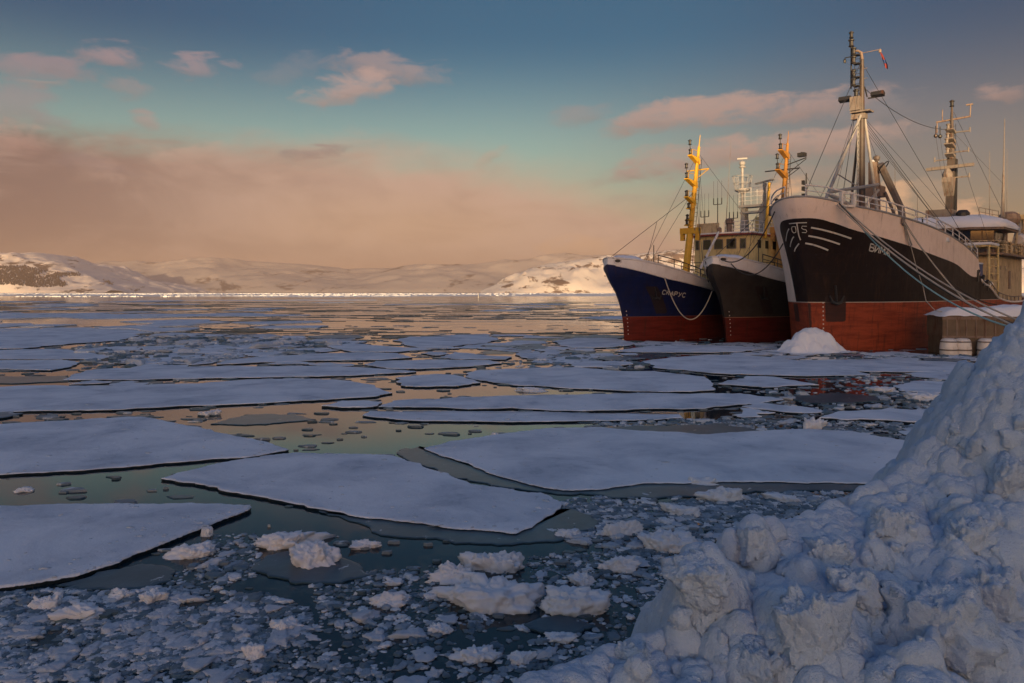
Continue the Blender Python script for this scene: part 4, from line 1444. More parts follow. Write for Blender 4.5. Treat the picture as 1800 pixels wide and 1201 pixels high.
# zig-zag ladder rails on the forward side
b = MB()
zz = np.arange(8.4, 18.0, .36)
for i in range(len(zz) - 1):
    s0 = -.78 if i % 2 else -.46
    s1 = -.46 if i % 2 else -.78
    b.tube(bm(zz[i]) + np.array([s0, .06, 0]), bm(zz[i + 1]) + np.array([s1, .06, 0]), .035, n=5)
b.tube(bm(8.4) + np.array([-.8, .06, 0]), bm(18.0) + np.array([-.8, .06, 0]), .03, n=5)
b.tube(bm(8.4) + np.array([-.44, .06, 0]), bm(18.0) + np.array([-.44, .06, 0]), .03, n=5)
b.build('ladder', P_['grey'], fmo)
ladder(fmo, bm(18.6) + np.array([-.35, .25, 0]), bm(23.0) + np.array([-.35, .25, 0]), .4, P_['black'], (0, 1, 0), .4)
# crow platform with floodlights
cp = MB().box(bm(18.55), (1.0, 1.5, .12)).box(bm(19.2) + np.array([-.25, .35, 0]), (.8, .75, 1.1)).box(bm(18.2) + np.array([0, .2, 0]), (.6, 1.1, .4))
cpo = cp.build('platform', P_['steel'], fmo)
for y in (1.25, -1.25):
    MB().box(bm(19.75) + np.array([-.15, y, 0]), (.45, .95, .32), 0, 0, R(18)).box(bm(19.55) + np.array([-.1, y * .6, 0]), (.1, .5, .1)).build('floodlight', P_['black'], cpo)
lamp(cpo, bm(19.75) + np.array([-.3, .35, 0]), P_['black'], 1.2)
for z in (20.6, 21.3, 22.4, 23.1):
    bkt = MB().box(bm(z) + np.array([-.38, .28, 0]), (.5, .45, .09)).build('lamp_bracket', P_['black'], fmo)
    lamp(bkt, bm(z) + np.array([-.5, .5, .05]), P_['black'], 1.15)
gp2 = MB().path([bm(22.8), bm(23.35) + np.array([0, .08, 0]), bm(23.55) + np.array([0, .35, 0]), bm(23.6) + np.array([0, .75, 0])], [.12, .11, .10, .08], 8)
gp2.build('goose_neck', P_['brown'], fmo)
tm = MB().tube(bm(20.5) + np.array([-.3, .75, 0]), bm(24.0) + np.array([-.3, .75, 0]), .055)
tmo = tm.build('topmast', P_['black'], fmo)
lamp(tmo, bm(23.9) + np.array([-.3, .75, 0]), P_['black'], 1.2)
lamp(tmo, bm(24.6) + np.array([-.3, .75, 0]), P_['black'], 1.0)
MB().tube(bm(23.1) + np.array([-.3, .75, 0]), bm(23.1) + np.array([-.3, 1.25, 0]), .04).lathe(bm(22.7) + np.array([-.3, 1.25, 0]), [(.1, 0), (.12, .2), (.04, .35)], 8).build('gaff_block', P_['black'], fmo)
MB().tube(bm(23.3), bm(23.2) + np.array([0, -1.35, .1]), .03).lathe(bm(23.05) + np.array([0, -1.35, 0]), [(.1, 0), (.11, .2), (.04, .3)], 8).build('flag_yard', P_['brown'], fmo)
for z in (21.2, 22.0):
    MB().tube(bm(z), bm(z) + np.array([0, -.4, .03]), .03).build('mast_pin', P_['steel'], fmo)
MB().lathe(bm(13.5) + np.array([.5, -1.0, 1.2]), [(.1, -.2), (.26, 0), (.26, .2), (.1, .3)], 9).build('floodlight', P_['steel'], fmo)
# stays of the big ship
st = MB()
st.tube(bm(22.8), (1.2, 0, 10.3), .022, n=5)
st.tube(bm(18.2), (2.8, -.5, 10.4), .02, n=5)
for y in (-1, 1):
    st.tube(bm(22.5), (26.5, y * 4.6, 8.3), .02, n=5)
    st.tube(bm(18.2), (24.2, y * 4.7, 7.6), .02, n=5)
for k in range(3):
    st.tube(bm(18.0 - k * .3), (21 + 1.5 * k, -4.8, float(B.top(21 + 1.5 * k))), .014, n=4)
    st.tube(bm(20.0 + k), (15 + 2.5 * k, 4.6, 8.9), .014, n=4)
st.tube(bm(22.6), (7.5, -.3, 9.6), .014, n=4)
st.tube(bm(18.3), (37.0, -1.0, 11.8), .014, n=4)
st.tube((16.1, -.3, 14.8), bm(18.2), .016, n=4)
st.tube((40.4, -.2, 23.2), (47.0, -4.0, 11.5), .018, n=4)
st.tube((40.4, .2, 22.4), (33.5, -4.9, 8.5), .014, n=4)
st.tube((40.3, -.2, 21.0), (44.2, -4.0, 15.6), .014, n=4)
st.build('stays', P_['black'], bima)
# hydraulic deck crane
cr = MB().tube((16.6, 0, 7.6), (16.2, 0, 12.3), .42, .40, 10)
cr.prism([(15.5, 12.0), (16.9, 12.0), (17.0, 12.9), (15.6, 12.9)], -.6, .6, 'y')
cr.path([(16.2, 0, 12.5), (16.1, .1, 14.9)], [.5, .38], 6)
cro = cr.build('deck_crane', P_['brown'], bima)
MB().path([(16.1, -.45, 14.7), (18.3, -1.4, 11.2), (18.9, -1.6, 8.6)], [.30, .28, .24], 6).tube((16.5, -.7, 12.4), (18.1, -1.2, 10.0), .12).build('crane_jib', P_['steel'], cro)
MB().path([(16.1 + .42 * math.cos(u), -.7 - .42 * math.sin(u) * .9, 14.4 + .45 * math.sin(u)) for u in np.linspace(0, 5.4, 14)], .045, 5).build('hose', P_['black'], cro)
MB().lathe((16.1, .05, 14.9), [(.42, 0), (.36, .14), (.1, .22)], 9).build('crane_snow', M['deck_snow'], cro, True)
# bridge: a low dark wheelhouse under a deep snow-laden roof
x0, hb = 37.2, 4.4
br = MB().prism([(x0 - .4, -hb * .55), (x0 - .4, hb * .55), (x0 + .6, hb), (x0 + 7, hb), (x0 + 7, -hb), (x0 + .6, -hb)], 8.0, 10.34)
bro = br.build('bridge', P_['brown'], bima)
ou = [(x0 - 1.5, -hb * .62), (x0 - 1.5, hb * .62), (x0 + .3, hb + .9), (x0 + 7.2, hb + .9), (x0 + 7.2, -hb - .9), (x0 + .3, -hb - .9)]
MB().prism(ou, 10.345, 10.55).build('roof', P_['brown'], bro)
V = []
cx, cy = x0 + 3.4, 0
for k, (sc_, z) in enumerate(((1.02, 10.555), (1.03, 10.85), (.99, 11.25), (.90, 11.55), (.6, 11.95), (.2, 12.1))):
    for i_ in range(6):
        a0, c0_ = ou[i_]
        a1, c1_ = ou[(i_ + 1) % 6]
        for u in np.linspace(0, 1, 6)[:-1]:
            a, c = a0 + (a1 - a0) * u, c0_ + (c1_ - c0_) * u
            V.append((cx + (a - cx) * sc_ + .05 * rnd.uniform(-1, 1), cy + (c - cy) * sc_ + .05 * rnd.uniform(-1, 1), z + (.07 * rnd.uniform(-1, 1) if k else 0)))
fs = [(k * 30 + i, k * 30 + (i + 1) % 30, k * 30 + 30 + (i + 1) % 30, k * 30 + 30 + i) for k in range(5) for i in range(30)] + [tuple(range(150, 180))]
mesh_obj('roof_snow', V, fs, M['deck_snow'], bro, True)
for i in range(7):
    y = -hb * .5 + i * hb * .167
    V = [(x0 - .44 - .14, y - .33, 10.25), (x0 - .44 - .14, y + .33, 10.25), (x0 - .44, y + .33, 9.1), (x0 - .44, y - .33, 9.1)]
    gl = mesh_obj('window', V, [(0, 1, 2, 3)], P_['glass'], bro)
for i in range(2):
    ya, yb_ = -hb * .57 - i * hb * .215, -hb * .57 - (i + 1) * hb * .215 + .08
    xf = lambda y: x0 - .4 + (abs(y) - hb * .55) / (hb * .45) - .05
    mesh_obj('window', [(xf(ya), ya - .05, 9.1), (xf(yb_), yb_ - .05, 9.1), (xf(yb_), yb_ - .05, 10.25), (xf(ya), ya - .05, 10.25)], [(0, 1, 2, 3)], P_['glass'], bro)
for i in range(4):
    MB().box((x0 + 1.4 + i * 1.3, -hb - .03, 9.7), (1.1, .06, 1.05)).build('window', P_['glass'], bro)
hs = MB().prism([(x0 - 1.1, -hb * .5), (x0 - 1.1, hb * .5), (x0 + .2, hb + .1), (x0 + 14, hb + .1), (x0 + 14, -hb - .1), (x0 + .2, -hb - .1)], 2.2, 7.79)
hso = hs.build('deckhouse', P_['rustcream'], bima)
MB().prism([(x0 - 2.6, -hb * .62), (x0 - 2.6, hb * .62), (x0 - .4, hb + 1.0), (x0 + 15, hb + 1.0), (x0 + 15, -hb - 1.0), (x0 - .4, -hb - 1.0)], 7.795, 7.99).build('bridge_deck', P_['brown'], hso)
straight_rail(hso, [(x0 - 2.5, hb * .62, 8.0), (x0 - 2.5, -hb * .62, 8.0), (x0 - .4, -hb - .95, 8.0), (x0 + 14.5, -hb - .95, 8.0)], 1.15, P_['rustcream'], 1.1, 3, .04)
for xx in (x0 + .0, x0 + 2.2, x0 + 4.4):
    MB().tube((xx + .9, -hb - .13, 6.6), (xx + .9, -hb + .1, 6.6), .24, n=12).build('porthole', P_['glass'], hso)
MB().box((x0 + 7.2, -hb - .13, 5.4), (.9, .08, 1.9)).build('door', P_['brown'], hso)
# main mast on the bridge roof: black-sided column with a bracket and yards
mx = 40.0
def mm(z, y=0.0):
    return np.array([mx + .05 * (z - 12.5), y, z])
mmb = MB().prism([(mx - .75, 12.4), (mx + .75, 12.4), (mx + .95, 18.3), (mx + .15, 18.3), (mx - .5, 14.2)], -.35, .35, 'y')
mmo = mmb.build('main_mast', P_['mast'], bima)
MB().prism([(mx - .3, 12.4), (mx + .6, 12.4), (mx + .95, 18.2), (mx + .45, 18.2)], -.47, -.36, 'y').build('mast_casing', P_['black'], mmo)
MB().prism([(mx - .55, 14.2), (mx - .05, 15.6), (mx + .2, 16.2), (mx - 1.6, 16.1), (mx - 1.6, 15.6)], -.45, .45, 'y').build('radar_bracket', P_['steel'], mmo)
MB().lathe((mx - 1.2, 0, 16.1), [(.45, 0), (.5, .35), (.3, .75), (.2, .9)], 10).box((mx - 1.2, -.2, 17.15), (.3, 4.6, .32), R(-8)).build('radar_scanner', P_['steel'], mmo)
MB().path([mm(18.2), mm(20.6), mm(22.4), mm(23.9)], [.36, .25, .16, .09], 8).build('topmast', P_['mast'], mmo)
for z, ln in ((18.6, 1.1), (19.6, 1.4), (20.2, 1.1), (21.2, .95)):
    bk_ = MB().prism([(0.1, -.35), (.1, 0), (-ln, .12), (-ln, .02)], -.4, .4, 'y')
    bk_.v = [tuple(np.array(v_) + mm(z)) for v_ in bk_.v]
    bo_ = bk_.build('lamp_bracket', P_['steel'], mmo)
    lamp(bo_, mm(z) + np.array([-ln + .2, .15, .1]), P_['steel'], 1.1)
for z, y in ((18.9, -1.6), (21.0, -1.7), (16.2, -1.7), (18.2, 1.6)):
    MB().tube(mm(z), mm(z, y), .07).tube(mm(z, y) + np.array([0, 0, -.15]), mm(z, y) + np.array([0, 0, .35]), .07).build('yard', P_['steel'], mmo)
MB().tube(mm(22.35, 1.5), mm(22.5, -1.75), .10).tube(mm(22.5, -1.7), mm(23.7, -1.75), .06).box(mm(23.75, -1.65), (.2, .6, .15)).tube(mm(22.35, 1.4), mm(21.2, 1.4), .05).tube(mm(22.35, .9), mm(23.6, .9), .05).build('signal_yard', P_['brown'], mmo)
lamp(mmo, mm(23.8), P_['black'], 1.3)
ladder(mmo, (mx + .75, -.1, 13), mm(22) + np.array([.35, -.1, 0]), .4, P_['black'], (0, 1, 0), .5)
# deck gear on the bridge roof
MB().box((38.4, .5, 12.1), (2.2, 2.4, 1.1)).build('skylight', P_['steel'], bro)
MB().lathe((38.0, -1.6, 11.7), [(.6, 0), (.65, .5), (.4, .8)], 10).build('searchlight', P_['black'], bro)
straight_rail(bro, [(38.2, -3.0, 11.8), (44, -3.6, 11.8)], .9, P_['brown'], 1.5, 2)
MB().tube((44, -4.0, 12.0), (44.4, -4.0, 16.8), .2, .1).tube((44.4, -4.0, 16.8), (44.9, -4.0, 22.6), .07, .03).tube((43.2, -4.0, 11.8), (44.3, -4.0, 15.2), .1).tube((45.2, -3.9, 11.8), (44.4, -4.0, 15.0), .09).build('aerial_mast', P_['steel'], bro)
for (x, y, z1) in ((42.9, -3.0, 19.0), (45.5, -4.1, 19.5), (30.0, 0.5, 13.5), (21.5, .0, 15.5), (22.3, .4, 13.0)):
    MB().tube((x, y, 8.0 if x < 35 else 11.6), (x, y, z1), .04, .015).build('whip_aerial', P_['steel'], bima)
# boat davit and life raft abaft the bridge on the port side
MB().lathe((45.6, -4.3, 11.4), [(.3, 0), (.95, .05), (1.05, .5), (.95, 1.0), (.5, 1.3)], 14).build('satellite_dome', P_['brown'], bro)
MB().tube((45.5, -4.6, 8.2), (48.2, -5.0, 12.4), .28).tube((47.6, -5.0, 8.2), (45.9, -4.9, 11.0), .18).build('boat_davit', P_['grey'], bima)
MB().path([(46.0, -5.0, 9.7), (48.0, -5.1, 9.6), (50.5, -5.1, 9.9)], [.5, .95, .4], 10).build('lifeboat', P_['white'], bima)
# after deck gear by the break: blue box, gallows frame, hatch under snow
MB().box((31.0, -3.9, 6.0), (1.5, 1.5, 1.4)).build('deck_box', P_['bluebox'], bima)
MB().box((31.0, -3.9, 6.78), (1.6, 1.6, .14)).build('box_snow', M['deck_snow'], bima, False, .04)
g = MB()
for (x, y) in ((33.0, -4.9), (36.4, -5.0), (33.0, -2.9), (36.4, -3.0)):
    g.tube((x, y, 2.2), (x, y, 8.5), .10)
g.tube((33, -4.9, 8.5), (36.4, -5.0, 8.5), .1).tube((33, -2.9, 8.5), (36.4, -3.0, 8.5), .1).tube((33, -4.9, 8.5), (33, -2.9, 8.5), .1).tube((36.4, -5, 8.5), (36.4, -3, 8.5), .1)
for z in (5.2, 5.9, 6.6, 7.3):
    g.tube((33, -4.9, z), (36.4, -5, z), .06)
g.build('gallows', P_['cream'], bima)
MB().bbox((32.8, -5.1, 8.61), (36.6, -2.8, 8.85)).build('gallows_snow', M['deck_snow'], bima, False, .05)
MB().bbox((27.0, -4.4, 3.0), (32.0, -1.6, 5.29)).bbox((32.1, -4.7, 2.3), (35.6, -2.4, 4.7)).bbox((27.4, -3.9, 5.3), (29.6, -2.0, 6.4)).build('winch_house', P_['rustcream'], bima)
MB().prism([(27.3, 6.41), (29.7, 6.41), (29.4, 6.7), (28.4, 6.8), (27.5, 6.6)], -4.0, -1.9, 'y').prism([(32.0, 4.71), (35.7, 4.71), (35.3, 5.1), (33.5, 5.25), (32.2, 4.95)], -4.8, -2.3, 'y').build('hatch_snow', M['deck_snow'], bima, False, .08)
for q_, s_ in (((26.6, -5.2, 5.55), (.5, .35, 1.0)), ((28.6, -5.25, 5.1), (.35, .3, .9)), ((30.2, -5.25, 4.7), (.3, .3, .9))):
    MB().box(q_, s_).tube((q_[0] - .2, -5.2, q_[2] - .2), (q_[0] + .3, -5.3, q_[2] + .5), .14).build('roller_fairlead', P_['black'], bima)
cap(B, bima, 25.9, 57, P_['white'], .10, 'gunwale')
rail(B, bima, 29, 44, -1, .55, P_['steel'], 1.7, 1, .04)
# clutter abaft: pipes, vents, drums and a second boom
b = MB()
for k in range(46):
    x, y = rnd.uniform(27, 37), -rnd.uniform(1.8, 5.0)
    z = rnd.uniform(3.6, 6.2)
    L_ = rnd.uniform(.4, 1.8)
    ax = rnd.choice([(1, 0, 0), (0, 1, 0), (0, 0, 1), (0, 0, 1)])
    b.tube((x, y, z), (x + ax[0] * L_, y + ax[1] * L_, z + ax[2] * L_), rnd.uniform(.03, .10), n=6)
b.build('deck_piping', P_['rustcream'], bima)
for k in range(9):
    x, y = rnd.uniform(38, 48), -rnd.uniform(4.5, 5.3)
    b = MB().lathe((x, y, 8.0), [(.25, 0), (.3, .5), (.2, .9), (.34, 1.0), (.1, 1.25)], 9)
    b.build('deck_vent', P_['rustcream'], hso)
MB().tube((43.5, -5.2, 8.2), (46.8, -4.9, 12.6), .16, .12).tube((46.8, -4.9, 12.6), (49.5, -5.1, 9.0), .10).tube((47.5, -5.3, 8.0), (47.5, -5.3, 12.0), .12).box((47.5, -5.2, 12.2), (1.2, .6, .5)).build('derrick_boom', P_['rustcream'], hso)
# wire between the two masts with its two blocks
wpts = []
pA, pB_ = bm(20.6) + np.array([.3, 0, 0]), mm(21.4, .2)
for u in np.linspace(0, 1, 30):
    q = pA + (pB_ - pA) * u
    q = q + np.array([0, 0, -4 * 0.9 * u * (1 - u)])
    wpts.append(q)
tri = MB().path(wpts, .028, 5)
tri.tube(pA + np.array([.3, 0, .1]), pA + np.array([.9, 0, -.6]), .05)
for u in (.80, .86):
    q = pA + (pB_ - pA) * u + np.array([0, 0, -4 * .9 * u * (1 - u)])
    tri.tube(q + np.array([0, 0, .25]), q + np.array([0, 0, -.75]), .05).lathe(q + np.array([0, 0, -.95]), [(.08, 0), (.2, .12), (.2, .28), (.06, .4)], 8)
    tri.path([q + np.array([0, 0, -.8]), q + np.array([.5, -.3, -4.0]), q + np.array([1.4, -.8, -7.5])], .016, 4)
tri.build('triatic_stay', P_['black'], bima)
# the ensign, hanging limp from the yard
fw = B.world(bm(23.1) + np.array([0, -1.35, -.05]))
fl_ = empty('signal_flag', fw, BA)
tag(fl_, 'small red and dark blue flag hanging limp from the yard of the tripod mast', 'flag')
V, fs, fmi = [], [], []
nu, nv = 9, 14
for j in range(nv):
    for i in range(nu):
        u, v = i / (nu - 1), j / (nv - 1)
        w = .08 + .30 * v ** .7 * (1 - .35 * max(0, v - .75) / .25)
        V.append((.12 * math.sin(u * 9 + v * 2) * v, -u * w - .35 * v, -1.25 * v - .2 * u * v))
for j in range(nv - 1):
    for i in range(nu - 1):
        fs.append((j * nu + i, j * nu + i + 1, (j + 1) * nu + i + 1, (j + 1) * nu + i))
        k = j / nv
        fmi.append(1 if .42 < k < .60 else 0)
mesh_obj('cloth', V, fs, [P_['red'], P_['bluebox']], fl_, True, fmi)

# ------------------------------------------------------------------ quay corner, fenders, mooring lines
def slab_noise(o, amp, sc_, seed):
    me = o.data
    n = len(me.vertices)
    co = np.empty(n * 3)
    me.vertices.foreach_get('co', co)
    co = co.reshape(-1, 3)
    co += amp * np.stack([fbm(co * sc_, 3, seed), fbm(co * sc_, 3, seed + 5), fbm(co * sc_, 3, seed + 11)], -1)
    me.vertices.foreach_set('co', co.ravel())
    me.update()


qx0 = gp(1657, 622)
pier = empty('mooring_pier', (qx0[0], qx0[1], 0), R(-4))
tag(pier, 'weathered brown quay corner under thick snow, where the black ship\'s lines run ashore', 'quay')
pm = paint('wet_concrete', (0.17, 0.12, 0.075), 0.7, 0.6, 0.7)
MB().bbox((0, 0, 1.15), (14, 2.3, 2.55)).bbox((0.05, .02, -.5), (2.4, 2.2, 1.149)).bbox((3.9, .3, -.5), (14, 2.2, 1.149)).build('pier_body', [pm], pier, False, .03)
rb = MB()
for k in range(12):
    rb.bbox((.25 + k * .62, -.035, 1.21), (.33 + k * .62, -.003, 2.29))
rb.build('plank_lining', P_['brown'], pier)
MB().bbox((-.04, -.05, 1.06), (14, -.002, 1.2)).bbox((-.04, -.05, 2.3), (14, -.002, 2.5)).build('fender_beam', P_['brown'], pier)
ns, nt_ = 70, 18
V, fs = [], []
for i in range(ns):
    for j in range(nt_):
        x, y = -.15 + 14.2 * i / (ns - 1), -.15 + 2.6 * j / (nt_ - 1)
        e = min(1, (x + .15) / 1.3) * min(1, (j / 3.0)) * min(1, (nt_ - 1 - j) / 3.0)
        z = 2.53 + .62 * math.sqrt(max(e, 0)) * (.85 + .35 * math.sin(x * .9) * math.cos(x * .33 + 1)) + .06 * float(vnoise(np.array([x * 2.2, y * 2, 0])))
        V.append((x, y, z))
for i in range(ns - 1):
    for j in range(nt_ - 1):
        fs.append((i * nt_ + j, (i + 1) * nt_ + j, (i + 1) * nt_ + j + 1, i * nt_ + j + 1))
mesh_obj('pier_snow', V, fs, M['deck_snow'], pier, True)
for k, (xx, lab) in enumerate(((0.15, 'leftmost dirty white barrel fender below the quay corner'), (1.02, 'middle dirty white barrel fender, touching the leftmost one'), (2.55, 'single dirty white barrel fender right of the paired ones'))):
    w = pier.matrix_basis if False else None
    ca, sa = math.cos(R(-4)), math.sin(R(-4))
    lx, ly = xx, -.52
    wp = (qx0[0] + lx * ca - ly * sa, qx0[1] + lx * sa + ly * ca, 0)
    b = MB().lathe((0, 0, -.35), [(.30, 0), (.50, .12), (.56, .5), (.53, .62), (.56, .74), (.50, 1.25), (.40, 1.38), (.28, 1.42)], 20)
    f_ = b.build('fender', P_['white'], None, True)
    f_.location = wp
    f_.scale = (1.0, 1.0, 1.0)
    tag(f_, lab, 'fender', 'barrel fenders under the quay corner')
    MB().lathe((0, 0, .26), [(.535, 0), (.560, .02), (.560, .09), (.535, .11)], 20).lathe((0, 0, .80), [(.50, 0), (.530, .02), (.520, .08), (.49, .1)], 20).build('fender_strap', P_['steel'], f_, True)


def line_obj(p0, p1, sag, r, mat, label, group='mooring lines of the black ship', n=40, mid=None):
    pts = []
    p0, p1 = np.array(p0, float), np.array(p1, float)
    for u in np.linspace(0, 1, n):
        q = p0 + (p1 - p0) * u
        q[2] -= 4 * sag * u * (1 - u)
        pts.append(q - p0)
    o = MB().path(pts, r, 6).build('mooring_line', mat, None, True)
    o.location = p0
    tag(o, label, 'rope', group)
    return o


def on_port(px, py, off=.12):
    t, z = B.inv(px, py)
    return B.world(B.p(t, z, -1, off))


f1, f2 = on_port(1470, 360), on_port(1479, 362)
sh = lambda px, py, y: at(px, py, y)
line_obj(f1, sh(1830, 592, 40), .9, .055, P_['rope'], 'pale mooring rope from the bow fairlead, lowest of the long bundle')
line_obj(f2, sh(1830, 578, 41), .9, .05, P_['rope'], 'pale mooring rope from the bow fairlead, uppermost of the long bundle')
line_obj(f1 + np.array([.1, -.05, .1]), sh(1830, 585, 40.5), 1.2, .045, P_['darkrope'], 'dark mooring rope running between the two pale bow ropes')
line_obj(f2 + np.array([.1, -.1, -.1]), sh(1815, 584, 39.5), 1.5, .05, P_['teal_rope'], 'faded green mooring rope hanging slackest in the bow bundle')
h1 = B.world(q2)
line_obj(h1, sh(1708, 540, 53.2), .35, .05, P_['rope'], 'pale mooring rope running steeply from the side hawse down to the quay snow')
line_obj(h1 + np.array([.05, -.05, 0]), sh(1752, 536, 56.0), 1.3, .04, P_['darkrope'], 'dark slack mooring rope from the side hawse sagging along the hull')
for dx, lab in ((1594, 'left of two doubled rope ends hanging from the side hawse'), (1599, 'right of two doubled rope ends hanging from the side hawse')):
    line_obj(h1 + np.array([0, -.06, 0]), on_port(dx, 431, .16), .05, .05, P_['rope'], lab, n=8)
e0 = on_port(1597, 431, .15)
pts = [e0, on_port(1606, 470, .2), on_port(1615, 503, .3), at(1628, 530, 53.0), at(1644, 546, 52.2), at(1659, 549, 52.0)]
o = MB().path([p - e0 for p in pts], .03, 6).build('mooring_line', P_['rope'], None, True)
o.location = e0
tag(o, 'thin rope dangling down the black hull and looping onto the quay corner', 'rope', 'mooring lines of the black ship')
# lines tying the three ships to each other
def port_of(S, px, py, off=.1):
    t, z = S.inv(px, py)
    return S.world(S.p(t, z, -1, off))
bowb = B.world(B.p(*B.inv(1363, 372, 1, 3.5), 1, .05))
line_obj(GS.world(GS.p(.6, 6.6, -1, .1)), bowb, 1.2, .045, P_['darkrope'], 'upper dark rope from the grey trawler\'s bow up to the black ship', 'lines between the ships')
line_obj(GS.world(GS.p(1.0, 6.4, -1, .1)), B.world(B.p(1.2, 7.6, 1, .05)), 1.5, .045, P_['darkrope'], 'lower dark rope sagging from the grey trawler\'s bow to the black ship', 'lines between the ships')
l1 = BS.world(BS.p(*BS.inv(1167, 488), -1, .12))
line_obj(l1, GS.world(GS.p(2.0, 4.3, 1, .2)), 2.9, .05, P_['rope'], 'light rope hanging in a deep loop across the blue bow to the grey trawler', 'lines between the ships')
line_obj(BS.world(BS.p(10.5, 5.2, -1, .1)), GS.world(GS.p(.8, 6.6, 1, .1)), .4, .04, P_['darkrope'], 'upper short dark line from the blue trawler\'s rail to the grey bow', 'lines between the ships')
line_obj(BS.world(BS.p(9.8, 5.3, -1, .1)), GS.world(GS.p(.6, 6.2, 1, .1)), .7, .04, P_['darkrope'], 'lower short dark line from the blue trawler\'s rail to the grey bow', 'lines between the ships')

# ------------------------------------------------------------------ ice
def frac_poly(poly, amp, levels, rs):
    pts = [np.array(p[:2], float) for p in poly]
    for _ in range(levels):
        out = []
        for i in range(len(pts)):
            a, c = pts[i], pts[(i + 1) % len(pts)]
            d = c - a
            L_ = np.linalg.norm(d)
            nrm = np.array([-d[1], d[0]]) / (L_ + 1e-9)
            out += [a, (a + c) / 2 + nrm * rs.normal() * min(amp * L_ * (1.0 if L_ > 1.5 else 1.7), .12 + .02 * L_)]
        pts = out
    return pts


def floe_mesh(poly, t, rs, rim=.05, under=.03, z0=-.06):
    """flat ice plate: snowy top with a softened rim, wet side with shade painted in"""
    n = len(poly)
    P = np.array(poly)
    c = P.mean(0)
    area = 0.5 * sum(P[i][0] * P[(i + 1) % n][1] - P[(i + 1) % n][0] * P[i][1] for i in range(n))
    if area < 0:
        P = P[::-1]
    prev, nxt = np.roll(P, 1, 0), np.roll(P, -1, 0)
    tg = nxt - prev
    nr = np.stack([tg[:, 1], -tg[:, 0]], 1)
    nr /= (np.linalg.norm(nr, axis=1, keepdims=True) + 1e-9)
    wob = 0.5 + rs.rand(n)
    V, fs, fm = [], [], []
    ht = t * (0.92 + .16 * rs.rand(n))
    rings = [(P - nr * rim * wob[:, None], np.full(n, t)), (P - nr * rim * .25, ht * .86), (P, ht * .62), (P - nr * under, np.full(n, z0))]
    for q, z in rings:
        for i in range(n):
            V.append((q[i][0], q[i][1], z[i]))
    fs.append(tuple(range(n)))
    fm.append(0)
    for k in range(3):
        for i in range(n):
            j = (i + 1) % n
            fs.append((k * n + j, k * n + i, (k + 1) * n + i, (k + 1) * n + j))
            fm.append(0 if k < 2 else 1)
    return V, fs, fm


def make_floe(px_poly, label, t=.10, mats=None, levels=3, amp=.07, seed=0, group='large snow-covered floes', name='ice_floe', ztop=None, cat='ice floe'):
    rs = np.random.RandomState(seed + 100)
    w = [gp(px, py, t if ztop is None else ztop) for px, py in px_poly]
    poly = frac_poly(w, amp, levels, rs)
    P = np.array(poly)
    c = P.mean(0)
    V, fs, fm = floe_mesh([p - c for p in poly], t, rs)
    o = mesh_obj(name, V, fs, mats or [M['floe_snow'], M['ice_side']], None, False, fm)
    o.location = (c[0], c[1], 0)
    tag(o, label, cat, group)
    TR.append([tuple(p) for p in poly])
    return o


